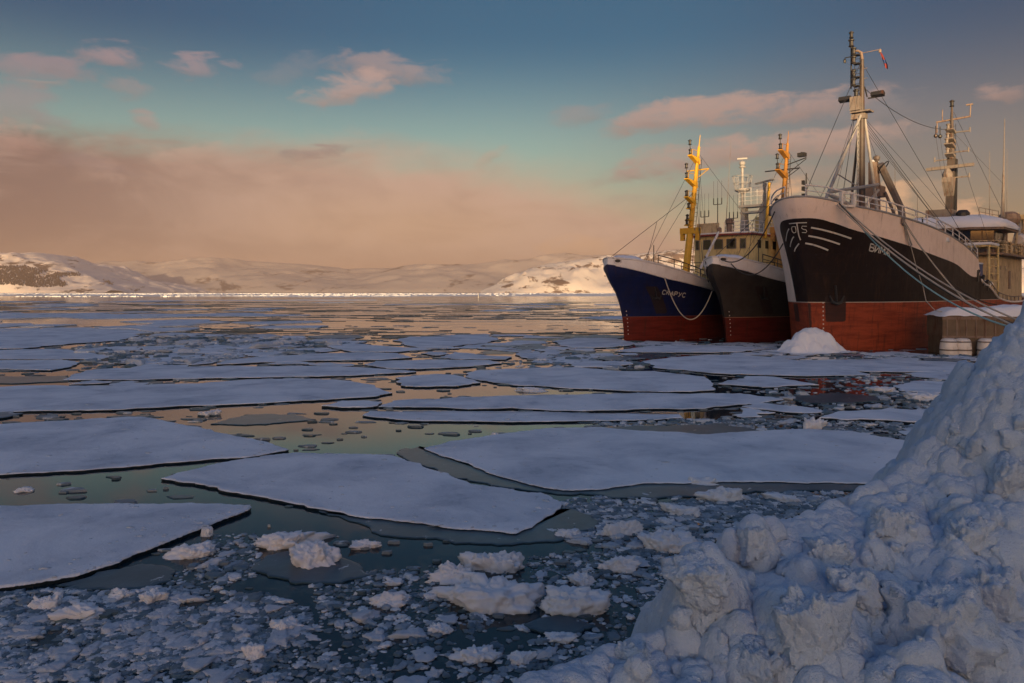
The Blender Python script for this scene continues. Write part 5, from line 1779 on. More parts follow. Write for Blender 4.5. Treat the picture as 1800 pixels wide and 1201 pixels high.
TR, BB = [], []
FL = [
    ([(-90, 886), (150, 884), (300, 884), (440, 886), (442, 890), (400, 908), (330, 935), (280, 955), (210, 985), (130, 1010), (60, 1022), (0, 1030), (-90, 1044)], 'large smooth floe at the left edge with a curved dark rim, nearest the viewer'),
    ([(-90, 748), (0, 745), (130, 738), (250, 732), (330, 748), (400, 762), (470, 776), (508, 789), (430, 803), (300, 812), (150, 825), (0, 833), (-90, 840)], 'large floe at the left edge tapering to a broken point at the right'),
    ([(283, 840), (350, 822), (430, 805), (520, 795), (600, 797), (690, 800), (745, 820), (790, 832), (830, 850), (880, 856), (950, 865), (988, 882), (985, 892), (935, 925), (905, 936), (850, 930), (780, 925), (700, 914), (620, 905), (520, 884), (440, 868), (360, 851)], 'wide pointed floe in the middle with a sharp tip towards the left'),
    ([(745, 787), (790, 775), (860, 765), (960, 752), (1050, 750), (1140, 757), (1230, 763), (1330, 757), (1420, 753), (1500, 758), (1580, 772), (1680, 790), (1690, 830), (1600, 845), (1560, 850), (1420, 848), (1290, 845), (1130, 848), (1060, 858), (990, 860), (930, 850), (850, 825), (790, 803)], 'broad rounded floe running under the snowbank, right of the pointed one'),
    ([(637, 729), (650, 722), (760, 722), (900, 723), (1050, 726), (1195, 728), (1200, 734), (1100, 738), (900, 741), (720, 738)], 'long narrow strip floe with a thick dark front edge in mid-picture'),
    ([(665, 714), (690, 704), (800, 698), (900, 695), (1050, 692), (1180, 691), (1300, 691), (1375, 700), (1330, 708), (1250, 715), (1100, 720), (900, 716), (750, 715)], 'long floe directly behind the narrow strip floe'),
    ([(818, 661), (845, 650), (900, 648), (1010, 645), (1090, 652), (1150, 652), (1240, 662), (1250, 670), (1255, 685), (1160, 688), (1000, 682), (900, 676), (860, 670)], 'big floe with a notched right end, before the blue ship'),
    ([(1130, 635), (1180, 628), (1240, 624), (1300, 623), (1380, 630), (1440, 637), (1500, 650), (1530, 659), (1400, 660), (1250, 655), (1150, 646)], 'floe reaching from the grey hull towards the snow-covered bulb'),
    ([(1400, 633), (1480, 632), (1580, 632), (1760, 641), (1750, 652), (1600, 653), (1510, 652), (1450, 642)], 'flat floe lying close along the red hull and the fenders'),
    ([(-90, 681), (0, 680), (120, 678), (250, 676), (350, 674), (420, 668), (520, 665), (600, 668), (650, 675), (690, 690), (660, 696), (560, 702), (450, 708), (330, 712), (210, 719), (100, 721), (0, 724), (-90, 727)], 'very long floe across the left half with a torn right end'),
    ([(150, 651), (200, 647), (300, 646), (420, 643), (560, 643), (700, 650), (732, 653), (650, 658), (560, 661), (450, 663), (360, 664), (250, 667), (110, 667), (130, 657)], 'slender floe right behind the very long left floe'),
    ([(-90, 616), (0, 615), (80, 613), (120, 614), (160, 620), (200, 626), (180, 630), (100, 631), (-90, 631)], 'upper of two tapering floes stacked at the far left edge'),
    ([(-90, 633), (0, 633), (110, 632), (140, 637), (125, 644), (90, 650), (40, 649), (-90, 647)], 'lower of two tapering floes stacked at the far left edge'),
    ([(-90, 582), (0, 582), (100, 578), (200, 580), (245, 590), (210, 598), (130, 603), (90, 607), (40, 612), (-90, 613)], 'wide far floe at the left edge ahead of the brash field'),
    ([(690, 598), (720, 592), (800, 591), (860, 591), (875, 597), (850, 603), (800, 608), (740, 610), (710, 606)], 'lens-shaped floe far out, alone on pink water'),
    ([(575, 608), (620, 603), (690, 609), (760, 614), (700, 618), (620, 618)], 'thin far floe left below the lens-shaped one'),
    ([(640, 640), (660, 634), (760, 632), (860, 633), (882, 638), (820, 644), (740, 648), (680, 647)], 'oval floe outlined by a dark crack, above the triangular floe'),
    ([(450, 627), (540, 622), (640, 619), (700, 621), (725, 628), (660, 632), (560, 633), (460, 636), (380, 640), (400, 633)], 'ragged far floe left of the oval one'),
    ([(695, 664), (720, 661), (770, 657), (800, 659), (845, 672), (800, 678), (730, 679), (705, 674)], 'triangular floe with a grey bare patch in mid-picture'),
    ([(775, 628), (800, 619), (860, 625), (900, 627), (890, 631), (810, 631)], 'small far floe left of the cracked plates'),
    ([(970, 600), (1010, 594), (1085, 595), (1120, 603), (1070, 610), (1010, 611), (985, 606)], 'floe touching the stem of the blue ship'),
    ([(1080, 617), (1130, 609), (1230, 606), (1300, 608), (1345, 613), (1300, 618), (1180, 619)], 'floe along the foot of the blue and grey hulls'),
    ([(1440, 733), (1480, 722), (1560, 717), (1700, 718), (1700, 742), (1560, 737), (1490, 737)], 'flat floe ending under the snowbank, above the rounded floe'),
    ([(1262, 674), (1310, 661), (1360, 662), (1440, 676), (1340, 680)], 'small wedge floe with a dark front edge before the black ship'),
    ([(1570, 677), (1620, 669), (1700, 672), (1720, 685), (1640, 691), (1584, 686)], 'grey oval floe close to the snowbank in the brash'),
    ([(565, 712), (600, 704), (650, 704), (672, 706), (655, 714), (600, 715)], 'tiny pale floe at the torn end of the very long floe'),
    ([(1000, 668 - 30), (1080, 634), (1120, 639), (1060, 645), (1010, 644)], 'cracked flat plate beside the dark open pool'),
]
for i, (pl, lab) in enumerate(FL):
    make_floe(pl, lab, .068 + .0011 * i if i else .09, seed=i, levels=4 if i < 5 else 3, amp=.028 if i < 5 else .05)
# bare bluish ice shelves at the margins of the big floes, and drowned plates
TH = [
    ([(560, 897), (620, 902), (700, 911), (780, 922), (850, 927), (920, 930), (975, 898), (1005, 893), (1040, 905), (1050, 925), (985, 950), (900, 957), (800, 955), (720, 945), (650, 926)], 'bare blue shelf of thin ice below the pointed floe'),
    ([(697, 794), (740, 784), (800, 805), (870, 832), (960, 856), (1060, 862), (1130, 850), (1140, 868), (1060, 870), (980, 868), (900, 858), (840, 847), (770, 826), (710, 805)], 'dark strip of thin ice along the left side of the rounded floe'),
    ([(1030, 862), (1080, 853), (1130, 849), (1290, 846), (1420, 849), (1560, 851), (1560, 864), (1420, 862), (1300, 866), (1150, 876), (1070, 874)], 'dark strip of thin ice below the rounded floe'),
    ([(370, 745), (400, 736), (470, 727), (520, 728), (556, 737), (500, 742), (430, 747)], 'teal plate of bare ice with a white rim among pink water'),
    ([(100, 1028), (170, 1005), (250, 990), (310, 1000), (300, 1020), (230, 1034), (140, 1036)], 'drowned grey plate below the rim of the nearest floe'),
    ([(440, 1000), (470, 975), (540, 965), (620, 985), (650, 1010), (600, 1024), (510, 1022)], 'drowned ice foot under the big double lump'),
    ([(1020, 757), (1120, 748), (1250, 745), (1340, 755), (1260, 764), (1150, 766)], 'dark plate of bare ice behind the rounded floe'),
    ([(1380, 698), (1460, 690), (1560, 696), (1520, 706), (1420, 708)], 'slushy grey plate in the dark red reflection'),
    ([(920, 1096), (960, 1083), (1020, 1086), (1050, 1100), (1010, 1112), (950, 1110)], 'smooth submerged blue plate before the snowbank'),
    ([(120, 660), (30, 662), (-90, 660), (-90, 672), (20, 674), (120, 670)], 'dark blue bare plate at the left edge behind the very long floe'),
]
for i, (pl, lab) in enumerate(TH):
    make_floe(pl, lab, .024 + .0016 * i, [M['thin_ice'], M['thin_ice']], 3, .05, 60 + i, 'bare bluish ice plates', 'thin_ice_plate', None, 'ice plate')


def hits_traced(P, pad=0.0):
    x0_, x1_ = min(p[0] for p in P), max(p[0] for p in P)
    y0_, y1_ = min(p[1] for p in P), max(p[1] for p in P)
    while len(BB) < len(TR):
        a_ = np.array(TR[len(BB)])
        BB.append((a_[:, 0].min(), a_[:, 0].max(), a_[:, 1].min(), a_[:, 1].max()))
    for q, bx in zip(TR, BB):
        if bx[0] > x1_ or bx[1] < x0_ or bx[2] > y1_ or bx[3] < y0_:
            continue
        for p in P:
            if inpoly(p, q):
                return True
        for p in q[::3]:
            if inpoly(p, P):
                return True
    return False


def in_ships(p):
    for S in (BS, GS, B):
        q = S.local((p[0], p[1], 0))
        t = q[0] - float(S.stem(0.0))
        if -.6 < t < S.L and abs(q[1]) < float(S.bw(max(t, .01))) + .35:
            return True
    q = (p[0] - qx0[0], p[1] - qx0[1])
    return -.8 < q[0] < 14 and -1.2 < q[1] < 3


def voronoi_cells(seeds, shrink, rs, rmax):
    out = []
    P = np.array(seeds)
    for i, c in enumerate(P):
        d = P - c
        r2 = (d ** 2).sum(1)
        near = np.argsort(r2)[1:18]
        R0 = rmax[i]
        poly = [c + R0 * np.array(q) for q in ((-1, -1), (1, -1), (1, 1), (-1, 1))]
        for j in near:
            m_ = (c + P[j]) / 2
            nrm = d[j] / math.sqrt(r2[j])
            m_ = m_ - nrm * shrink[i]
            new = []
            for k in range(len(poly)):
                a, b_ = poly[k], poly[(k + 1) % len(poly)]
                da, db = np.dot(a - m_, nrm), np.dot(b_ - m_, nrm)
                if da <= 0:
                    new.append(a)
                if (da < 0) != (db < 0) and abs(da - db) > 1e-9:
                    new.append(a + (b_ - a) * da / (da - db))
            poly = new
            if len(poly) < 3:
                break
        if len(poly) >= 3:
            out.append((i, poly))
    return out


def scatter(n_try, y0, y1, rfun, rs, pxr=(-120, 1750)):
    """dart throwing over the visible water with a radius that changes from place to place"""
    pts, rad = [], []
    cell = {}
    for _ in range(n_try):
        u = rs.rand()
        y = math.sqrt(y0 ** 2 + (y1 ** 2 - y0 ** 2) * u)
        x = (rs.uniform(*pxr) - 900) / F * y
        r = rfun(x, y)
        if r <= 0:
            continue
        k = (int(x // 6), int(y // 6))
        ok = True
        span = int(r // 6) + 1
        for a in range(-span, span + 1):
            for b_ in range(-span, span + 1):
                for idx in cell.get((k[0] + a, k[1] + b_), ()):
                    if (pts[idx][0] - x) ** 2 + (pts[idx][1] - y) ** 2 < (max(r, rad[idx])) ** 2:
                        ok = False
                        break
                if not ok:
                    break
            if not ok:
                break
        if ok:
            cell.setdefault(k, []).append(len(pts))
            pts.append((x, y))
            rad.append(r)
    return pts, rad


# open lanes of calm water (photo pixels) that stay clear of plates
OPEN = [[(560, 545), (1100, 540), (1100, 588), (900, 590), (640, 592), (560, 575)], [(330, 722), (640, 716), (700, 745), (960, 742), (880, 764), (740, 783), (700, 800), (560, 792), (480, 775), (400, 752)],
        [(-50, 830), (300, 812), (540, 795), (330, 845), (450, 885), (-50, 885)], [(680, 690), (820, 668), (1050, 690), (700, 702)], [(440, 880), (600, 905), (720, 945), (560, 960), (380, 925)]]
def topx(p):
    return 900 + F * p[0] / p[1], HZ + F * H / p[1]


rs = np.random.RandomState(23)
def rf_mid(x, y):
    n = float(vnoise(np.array([x / 14.0, y / 9.0, 2.0])))
    return .8 + 1.7 * max(0, n + .45) + max(0, y - 38) * .050
pts, rad = scatter(9000, 21, 76, rf_mid, rs)
cells = voronoi_cells(pts, [.03 + .22 * rs.rand() ** 2.5 for _ in pts], rs, [r * 2.0 for r in rad])
nplate = 0
PL = []
for i, poly in cells:
    c = np.mean(poly, 0)
    px, py = topx(c)
    if hits_traced([tuple(c)] + [tuple(c + (q - c) * .8) for q in poly]) or in_ships(c) or any(in_ships(q) for q in poly):
        continue
    if any(inpoly((px, py), q) for q in OPEN) and rs.rand() < .97:
        continue
    dens = float(vnoise(np.array([c[0] / 11.0, c[1] / 8.0, 7.0])))
    if rs.rand() < .06 + .22 * (dens > .25):
        continue
    PL.append((c, poly))
PL.sort(key=lambda q: q[0][1])
plate_mats = [[M['floe_snow'], M['ice_side']], [M['floe_snow'], M['ice_side']], [M['grey_ice'], M['ice_side']], [M['thin_ice'], M['thin_ice']]]
rest = MB()
for c, poly in PL:
    poly = frac_poly(poly, .10, 2, rs)
    k = 0 if rs.rand() < .6 else int(rs.randint(1, 4))
    t = rs.uniform(.012, .022) if k == 3 else rs.uniform(.035, .08)
    V, fs, fm = floe_mesh([q - c for q in poly], t, rs, .04)
    if nplate < 290:
        o = mesh_obj('ice_plate', V, fs, plate_mats[k], None, False, fm)
        o.location = (c[0], c[1], 0)
        kind = ('flat snowy ice plate adrift among others between the big floes', 'flat snowy ice plate adrift among others between the big floes', 'grey slushy ice plate adrift between the big floes', 'bare blue-grey ice plate barely awash between the big floes')[k]
        tag(o, kind, 'ice plate', ('snowy plates between the floes', 'snowy plates between the floes', 'slushy plates between the floes', 'awash plates between the floes')[k])
        nplate += 1
    else:
        rest.add([(v[0] + c[0], v[1] + c[1], v[2]) for v in V], fs)
# farther out the plates run together: one mass
def rf_far(x, y):
    n = float(vnoise(np.array([x / 60.0, y / 30.0, 5.0])))
    return 3.2 + 5 * max(0, n + .3) + (y - 76) * .04
pts, rad = scatter(9000, 76, 300, rf_far, rs)
cells = voronoi_cells(pts, [.1 + .5 * rs.rand() ** 2 for _ in pts], rs, [r * 1.5 for r in rad])
for i, poly in cells:
    c = np.mean(poly, 0)
    px, py = topx(c)
    if in_ships(c):
        continue
    op = any(inpoly((px, py), q) for q in OPEN)
    left = smooth(500, 150, px)
    keep = ((.06 if op else .28) + .38 * left) * (1 - .8 * smooth(556, 540, py))
    if rs.rand() > keep:
        continue
    V, fs, fm = floe_mesh([q - c for q in frac_poly(poly, .09, 1, rs)], rs.uniform(.06, .14), rs, .05)
    rest.add([(v[0] + c[0], v[1] + c[1], v[2]) for v in V], fs)
tag(rest.build('ice_floes', [M['floe_snow']]), kind='stuff')

# thin flakes and slivers in the lanes
fl = MB()
for _ in range(5200):
    u = rs.rand()
    y = 9.5 * (95 / 9.5) ** (u ** .8)
    px = rs.uniform(-60, 1700)
    x = (px - 900) / F * y
    py = topx((x, y))[1]
    op = any(inpoly((px, py), q) for q in OPEN)
    if rs.rand() < (.80 if op else .35) or (y < 16 and rs.rand() < .7) or hits_traced([(x, y)]) or in_ships((x, y)):
        continue
    s_ = rs.uniform(.04, .26) * (1 + max(0, y - 20) * .03) * (.45 if y < 15 else 1)
    n = rs.randint(5, 8)
    a0 = rs.rand() * 6
    ring = [(x + s_ * (.5 + rs.rand()) * math.cos(a0 + 2 * math.pi * k / n) * 1.3, y + s_ * (.4 + .6 * rs.rand()) * math.sin(a0 + 2 * math.pi * k / n)) for k in range(n)]
    zt_ = rs.uniform(.012, .05)
    cx_, cy_ = np.mean(ring, 0)
    fl.add([(a, b_, -.02) for a, b_ in ring] + [(cx_ + (a - cx_) * .85, cy_ + (b_ - cy_) * .85, zt_) for a, b_ in ring], [tuple(range(n, 2 * n))] + [(k, (k + 1) % n, n + (k + 1) % n, n + k) for k in range(n)], 0 if rs.rand() < .45 else 1)
for _ in range(1000):
    y = 62 * (300 / 62.0) ** rs.rand()
    px = rs.uniform(-60, 1120)
    x = (px - 900) / F * y
    if in_ships((x, y)) or float(vnoise(np.array([x / 30.0, y / 12.0, 1.0]))) < -.1:
        continue
    L_ = rs.uniform(.5, 3.2) * y / 90
    w_ = rs.uniform(.06, .28) * y / 90
    k = rs.uniform(-.2, .2)
    ring = [(x - L_, y - L_ * k), (x - L_ * .3, y - w_ - L_ * k * .3), (x + L_ * .5, y - w_ * .7 + L_ * k * .5), (x + L_, y + L_ * k), (x + L_ * .2, y + w_ + L_ * k * .2), (x - L_ * .5, y + w_ * .6 - L_ * k * .5)]
    fl.add([(a, b_, -.02) for a, b_ in ring] + [(a, b_, .05) for a, b_ in ring], [tuple(range(6, 12))] + [(q, (q + 1) % 6, 6 + (q + 1) % 6, 6 + q) for q in range(6)], 0 if rs.rand() < .35 else 1)
tag(fl.build('ice_flakes', [M['grey_ice'], M['thin_ice']]), kind='stuff')


# ---- lumps
def ico(sub):
    bm = bmesh.new()
    bmesh.ops.create_icosphere(bm, subdivisions=sub, radius=1.0)
    v = np.array([q.co[:] for q in bm.verts])
    f = np.array([[q.index for q in p.verts] for p in bm.faces])
    bm.free()
    return v, f


ICO = {k: ico(k) for k in (2, 3, 4, 5)}


def lump(sub, rs, blobs=7, flat=.5, spread=.62, rough=.10, base=.55):
    """snowy ice lump of unit half width: several fused knobs, rough surface; returns verts, faces"""
    d, f = ICO[sub]
    r = np.full(len(d), base)
    ctr = [np.array([rs.uniform(-1, 1) * spread, rs.uniform(-1, 1) * spread, rs.uniform(-.1, .55) * .6]) for _ in range(blobs)]
    rad = [rs.uniform(.13, .46) * (1.0 if blobs < 10 else .8) for _ in range(blobs)]
    acc = np.zeros((len(d), blobs))
    for k, (c, q) in enumerate(zip(ctr, rad)):
        b_ = d @ c
        disc = b_ ** 2 - (c @ c - q * q)
        acc[:, k] = np.where(disc > 0, b_ + np.sqrt(np.maximum(disc, 0)), 0)
    r = np.maximum(r * (.8 + .2 * np.abs(d[:, 0])), acc.max(1))
    seed = rs.randint(1 << 16)
    p = d * r[:, None]
    n1_ = fbm(p * 2.2, 4, seed, .55)
    n2_ = fbm(p * 7.0, 3, seed + 3, .6)
    n3_ = np.abs(fbm(p * 4.5, 3, seed + 7, .6))
    r = r * (1 + rough * 1.5 * n1_ + rough * .8 * n2_ + rough * 1.3 * (n3_ - .2))
    p = d * r[:, None]
    p[:, 2] *= flat
    p[:, 2] = np.where(p[:, 2] < 0, p[:, 2] * .55, p[:, 2])
    return p, f


def facet_lump(sub, rs, flat=.6, planes=15, rough=.06, knobs=5):
    """broken piece: random facets, a few fused knobs, crusty surface"""
    d, f = ICO[sub]
    n = rs.normal(size=(planes, 3))
    n /= np.linalg.norm(n, axis=1, keepdims=True)
    n[0] = (0, 0, 1)
    hgt = rs.uniform(.55, 1.0, planes)
    hgt[0] = rs.uniform(.45, .8)
    dots = d @ n.T
    r = np.min(np.where(dots > .05, hgt[None, :] / np.maximum(dots, .05), 9.0), axis=1)
    for k in range(knobs):
        c = np.array([rs.uniform(-.62, .62), rs.uniform(-.62, .62), rs.uniform(.05, .55)])
        q = rs.uniform(.15, .38) if knobs < 8 else rs.uniform(.08, .27)
        b_ = d @ c
        disc = b_ ** 2 - (c @ c - q * q)
        r = np.maximum(r, np.where(disc > 0, b_ + np.sqrt(np.maximum(disc, 0)), 0))
    seed = rs.randint(1 << 16)
    p = d * r[:, None]
    r = r * (1 + rough * 2.2 * fbm(p * 2.0, 3, seed, .55) + rough * 1.7 * fbm(p * 7.0, 4, seed + 3, .7) + rough * 1.5 * (np.abs(fbm(p * 5.0, 3, seed + 9, .6)) - .2))
    p = d * r[:, None]
    p[:, 2] *= flat
    p[:, 2] = np.where(p[:, 2] < 0, p[:, 2] * .55, p[:, 2])
    return p, f


def lump_obj(name, c, w, h, label, cat, group, rs, sub=4, blobs=8, mats=None, sink=.12, depth=1.0, rough=.10, spread=.62):
    v, f = facet_lump(sub, rs, 1.0, 16, .14, blobs)
    ext = v.max(0) - v.min(0)
    v = v - (v.max(0) + v.min(0)) / 2 * np.array([1, 1, 0])
    zt_ = v[:, 2].max()
    v[:, 0] *= w / ext[0]
    v[:, 1] *= w * depth / ext[1]
    v[:, 2] *= h / zt_
    o = mesh_obj(name, v, f, mats or M['chunk_snow'], None, True)
    o.location = (c[0], c[1], c[2] - sink * h)
    tag(o, label, cat, group)
    return o


rs = np.random.RandomState(77)
# (centre px, foot row, width px, height px, label)
CH = [(500, 968, 140, 34, 'long pinkish snow lump, upper of the pair left of centre'), (580, 1006, 165, 58, 'big domed snow lump with a dark foot, lower of the pair left of centre'),
      (318, 985, 95, 30, 'flat pale lump beside the curved rim of the nearest floe'), (357, 944, 30, 24, 'small round snow ball by the curved floe rim'),
      (800, 1030, 110, 42, 'flat-topped snowy slab with a tilted twin on it'), (868, 1008, 130, 46, 'rounded upper half of the slab pair in the middle'),
      (850, 1078, 215, 58, 'largest knobbly lump in the dark brash, below the slab pair'), (1015, 1086, 130, 56, 'lumpy piece right of the largest knobbly lump'),
      (682, 1066, 76, 32, 'small peaked lump left of the largest knobbly lump'), (1095, 946, 84, 36, 'peaked white lump among the brash near the snowbank'),
      (1185, 974, 120, 46, 'broad clumped snow lump touching the snowbank'), (1090, 1006, 80, 34, 'double-peaked lump below the peaked white one'),
      (1025, 1032, 70, 26, 'ragged low lump left of the double-peaked one'), (1268, 884, 92, 32, 'knobbly lump just below the dark slab on the floe edge'),
      (1240, 858, 86, 18, 'dirty brownish slab at the lower edge of the rounded floe'), (1440, 757, 56, 32, 'white pyramid of ice beside the dark red reflection'),
      (1380, 886, 60, 18, 'low lump at the foot of the snowbank slope'), (775, 1114, 52, 20, 'single flat white pat of snow on dark water'),
      (988, 1130, 62, 17, 'smooth flat pat of snow near the lower edge of the bank'), (832, 1170, 100, 28, 'wide dim lump at the bottom, left of the bank'),
      (640, 968, 56, 18, 'small flat lump right of the domed pair'), (495, 1114, 70, 30, 'round bluish lump in the lower left brash'),
      (260, 1062, 60, 28, 'knob of snow in the dense lower left brash'), (70, 1072, 60, 34, 'tall knob at the left end of the dense brash'),
      (118, 1098, 100, 34, 'broad knob in the middle of the dense left brash'), (205, 1058, 50, 22, 'pink-tinged knob at the top of the dense left brash'),
      (1200, 908, 70, 26, 'low knobby lump under the rounded floe'), (960, 905, 40, 14, 'small lump at the tip of the pointed floe'),
      (40, 866, 40, 12, 'flat cake of ice in the channel at the left edge'), (920, 1168, 60, 22, 'faint bluish lump just outside the bank at the bottom'),
      (365, 732, 40, 14, 'white cake beside the teal plate'), (935, 690, 62, 10, 'thin white cake in the lane above the long floe'), (870, 768, 18, 10, 'tiny white block on the edge of the rounded floe'),
      (1560, 690, 60, 12, 'flat lump drifting in the red reflection'), (1640, 705, 74, 18, 'frosted lump in the red reflection close to the bank'),
      (1000, 946, 50, 18, 'brown-stained lump on the thin shelf of ice'), (690, 1030, 40, 12, 'little cake between the two groups of lumps'),
      (440, 1160, 60, 34, 'dark peaked lump at the bottom left')]
for k, (px, py, w, h, lab) in enumerate(CH):
    c = gp(px, py)
    c[1] += w / F * c[1] * .28
    mats = M['chunk_snow']
    lump_obj('ice_chunk', c, w / F * c[1], h / F * c[1] * .74, lab, 'ice chunk', 'single ice chunks', rs, 5, 44 if w > 90 else 20, mats, .10, .62 if w > 80 else .8, .17)

# brash: dense fields given by outline, thinning outwards
BR = [([(-60, 1045), (120, 1035), (300, 1035), (470, 1045), (540, 1075), (560, 1110), (480, 1150), (300, 1175), (-60, 1215)], 1.0, .045, 5200),
      ([(-60, 1150), (560, 1120), (640, 1215), (-60, 1215)], .5, .042, 1100),
      ([(540, 1010), (700, 1000), (1180, 960), (1220, 1100), (950, 1215), (600, 1215)], .45, .042, 2300),
      ([(985, 880), (1090, 870), (1300, 872), (1540, 855), (1520, 880), (1400, 905), (1260, 950), (1190, 1010), (1040, 960), (960, 940)], 1.0, .05, 3600),
      ([(1330, 690), (1440, 662), (1740, 660), (1700, 720), (1480, 720), (1370, 750), (1340, 730)], .55, .10, 700),
      ([(1030, 742), (1350, 735), (1700, 745), (1680, 790), (1500, 775), (1370, 758), (1150, 764)], .8, .075, 1100),
      ([(130, 612), (250, 592), (440, 590), (620, 605), (560, 622), (330, 642), (150, 650)], .6, .30, 560),
      ([(1090, 601), (1440, 606), (1500, 622), (1760, 628), (1760, 634), (1480, 632), (1360, 612), (1100, 612)], .9, .16, 420),
      ([(240, 1030), (330, 1000), (380, 940), (450, 935), (460, 1010), (380, 1040)], .6, .045, 350),
      ([(820, 640), (1030, 622), (1150, 640), (1120, 650), (900, 650)], .5, .18, 160)]
proto = [facet_lump(2, rs, .6, 14, .14, 4) for _ in range(14)]
protoB = [facet_lump(3, rs, .6, 14, .15, 6) for _ in range(14)]
proto3 = [facet_lump(4, rs, .6, 13, .12, 5) for _ in range(14)]
br_v, br_f, nb = [], [], 0
cand = []
for poly, dens, size, n in BR:
    xs_, ys_ = [q[0] for q in poly], [q[1] for q in poly]
    got = 0
    tries = 0
    while got < n and tries < n * 30:
        tries += 1
        px = rs.uniform(min(xs_), max(xs_))
        y_a, y_b = H * F / (max(ys_) - HZ), H * F / (min(ys_) - HZ)
        y = math.sqrt(rs.uniform(y_a ** 2, y_b ** 2))
        py = HZ + H * F / y
        if not inpoly((px, py), poly):
            continue
        x = (px - 900) / F * y
        cl = float(fbm(np.array([x * .9 / (size * 14), y * .9 / (size * 14), 3.0]), 3, 9))
        if rs.rand() > dens * (.70 + 1.3 * cl) + .10:
            continue
        if in_ships((x, y)) or hits_traced([(x, y)]) and rs.rand() < .93:
            continue
        s_ = size * math.exp(rs.normal() * .48) * .80
        cand.append((x, y, min(s_, size * 3.2)))
        got += 1
cand.sort(key=lambda q: -q[2] / q[1])
NTH = 230
lab_b = {0: ('small rounded snow knob in the dense brash at the lower left', 'lower left brash knobs'), 1: ('small rounded snow knob adrift in dark water left of the bank', 'dark water knobs'),
         2: ('small rounded snow knob in the brash under the rounded floe', 'brash knobs below the rounded floe'), 3: ('small frosted knob in the brash before the ships', 'brash knobs before the ships')}
pm_ = []
for k in range(14):
    me = bpy.data.meshes.new('ice_lump')
    me.from_pydata([tuple(q) for q in proto3[k][0]], [], [tuple(map(int, q)) for q in proto3[k][1]])
    me.polygons.foreach_set('use_smooth', np.ones(len(me.polygons), bool))
    me.materials.append(M['lump_snow'])
    pm_.append(me)
for i, (x, y, s_) in enumerate(cand):
    a = rs.rand() * 6.28
    sx_, sy_, sz_ = s_ * rs.uniform(.9, 1.5), s_ * rs.uniform(.8, 1.2), s_ * rs.uniform(.8, 1.5)
    zc = -.10 * sz_
    if i < NTH:
        o = bpy.data.objects.new('ice_lump', pm_[i % 14])
        COL.objects.link(o)
        o.location = (x, y, zc)
        o.rotation_euler = (0, 0, a)
        o.scale = (sx_, sy_, sz_)
        px, py = topx((x, y))
        g = 3 if py < 800 else 2 if py < 960 and px > 900 else 0 if px < 580 else 1
        tag(o, lab_b[g][0], 'ice lump', lab_b[g][1])
        continue
    v, f = (protoB if i < 5200 else proto)[i % 14]
    c_, sn_ = math.cos(a), math.sin(a)
    q = v * np.array([sx_, sy_, sz_])
    br_v.append(np.stack([x + q[:, 0] * c_ - q[:, 1] * sn_, y + q[:, 0] * sn_ + q[:, 1] * c_, q[:, 2] + zc], 1))
    br_f.append(f + nb)
    nb += len(v)
br = np.concatenate(br_v)
bf = np.concatenate(br_f)
bo_ = mesh_obj('brash_ice', [], [], M['brash_snow'])
me = bo_.data
me.vertices.add(len(br))
me.vertices.foreach_set('co', br.astype(np.float32).ravel())
me.loops.add(bf.size)
me.loops.foreach_set('vertex_index', bf.astype(np.int32).ravel())
me.polygons.add(len(bf))
me.polygons.foreach_set('loop_start', np.arange(0, bf.size, 3, dtype=np.int32))
me.polygons.foreach_set('loop_total', np.full(len(bf), 3, np.int32))
me.update(calc_edges=True)
me.polygons.foreach_set('use_smooth', np.ones(len(bf), bool))
tag(bo_, kind='stuff')

# crumbs of snow and ice lying on the big floes, mostly near their edges
cv_, cf_, nb = [], [], 0
for fi in range(0, 10):
    q = np.array(TR[fi])
    cen = q.mean(0)
    for _ in range(150 if fi < 4 else 60):
        a_ = q[rs.randint(len(q))]
        w_ = rs.rand() ** 2.2 * .8 + .015
        p_ = a_ + (cen - a_) * w_ + rs.normal(size=2) * .12
        px, py = topx(p_)
        if not inpoly(tuple(p_), TR[fi]) or not (-80 < px < 1760):
            continue
        s_ = math.exp(rs.normal(-4.1, .5)) * (1 + p_[1] * .015)
        v, f = proto[rs.randint(14)]
        t_ = .09 if fi == 0 else .068 + .0011 * fi
        cv_.append(v * np.array([s_ * 1.2, s_, s_ * .8]) + np.array([p_[0], p_[1], t_]))
        cf_.append(f + nb)
        nb += len(v)
tag(mesh_obj('snow_crumbs', np.concatenate(cv_), np.concatenate(cf_), M['lump_snow'], None, True), kind='stuff')

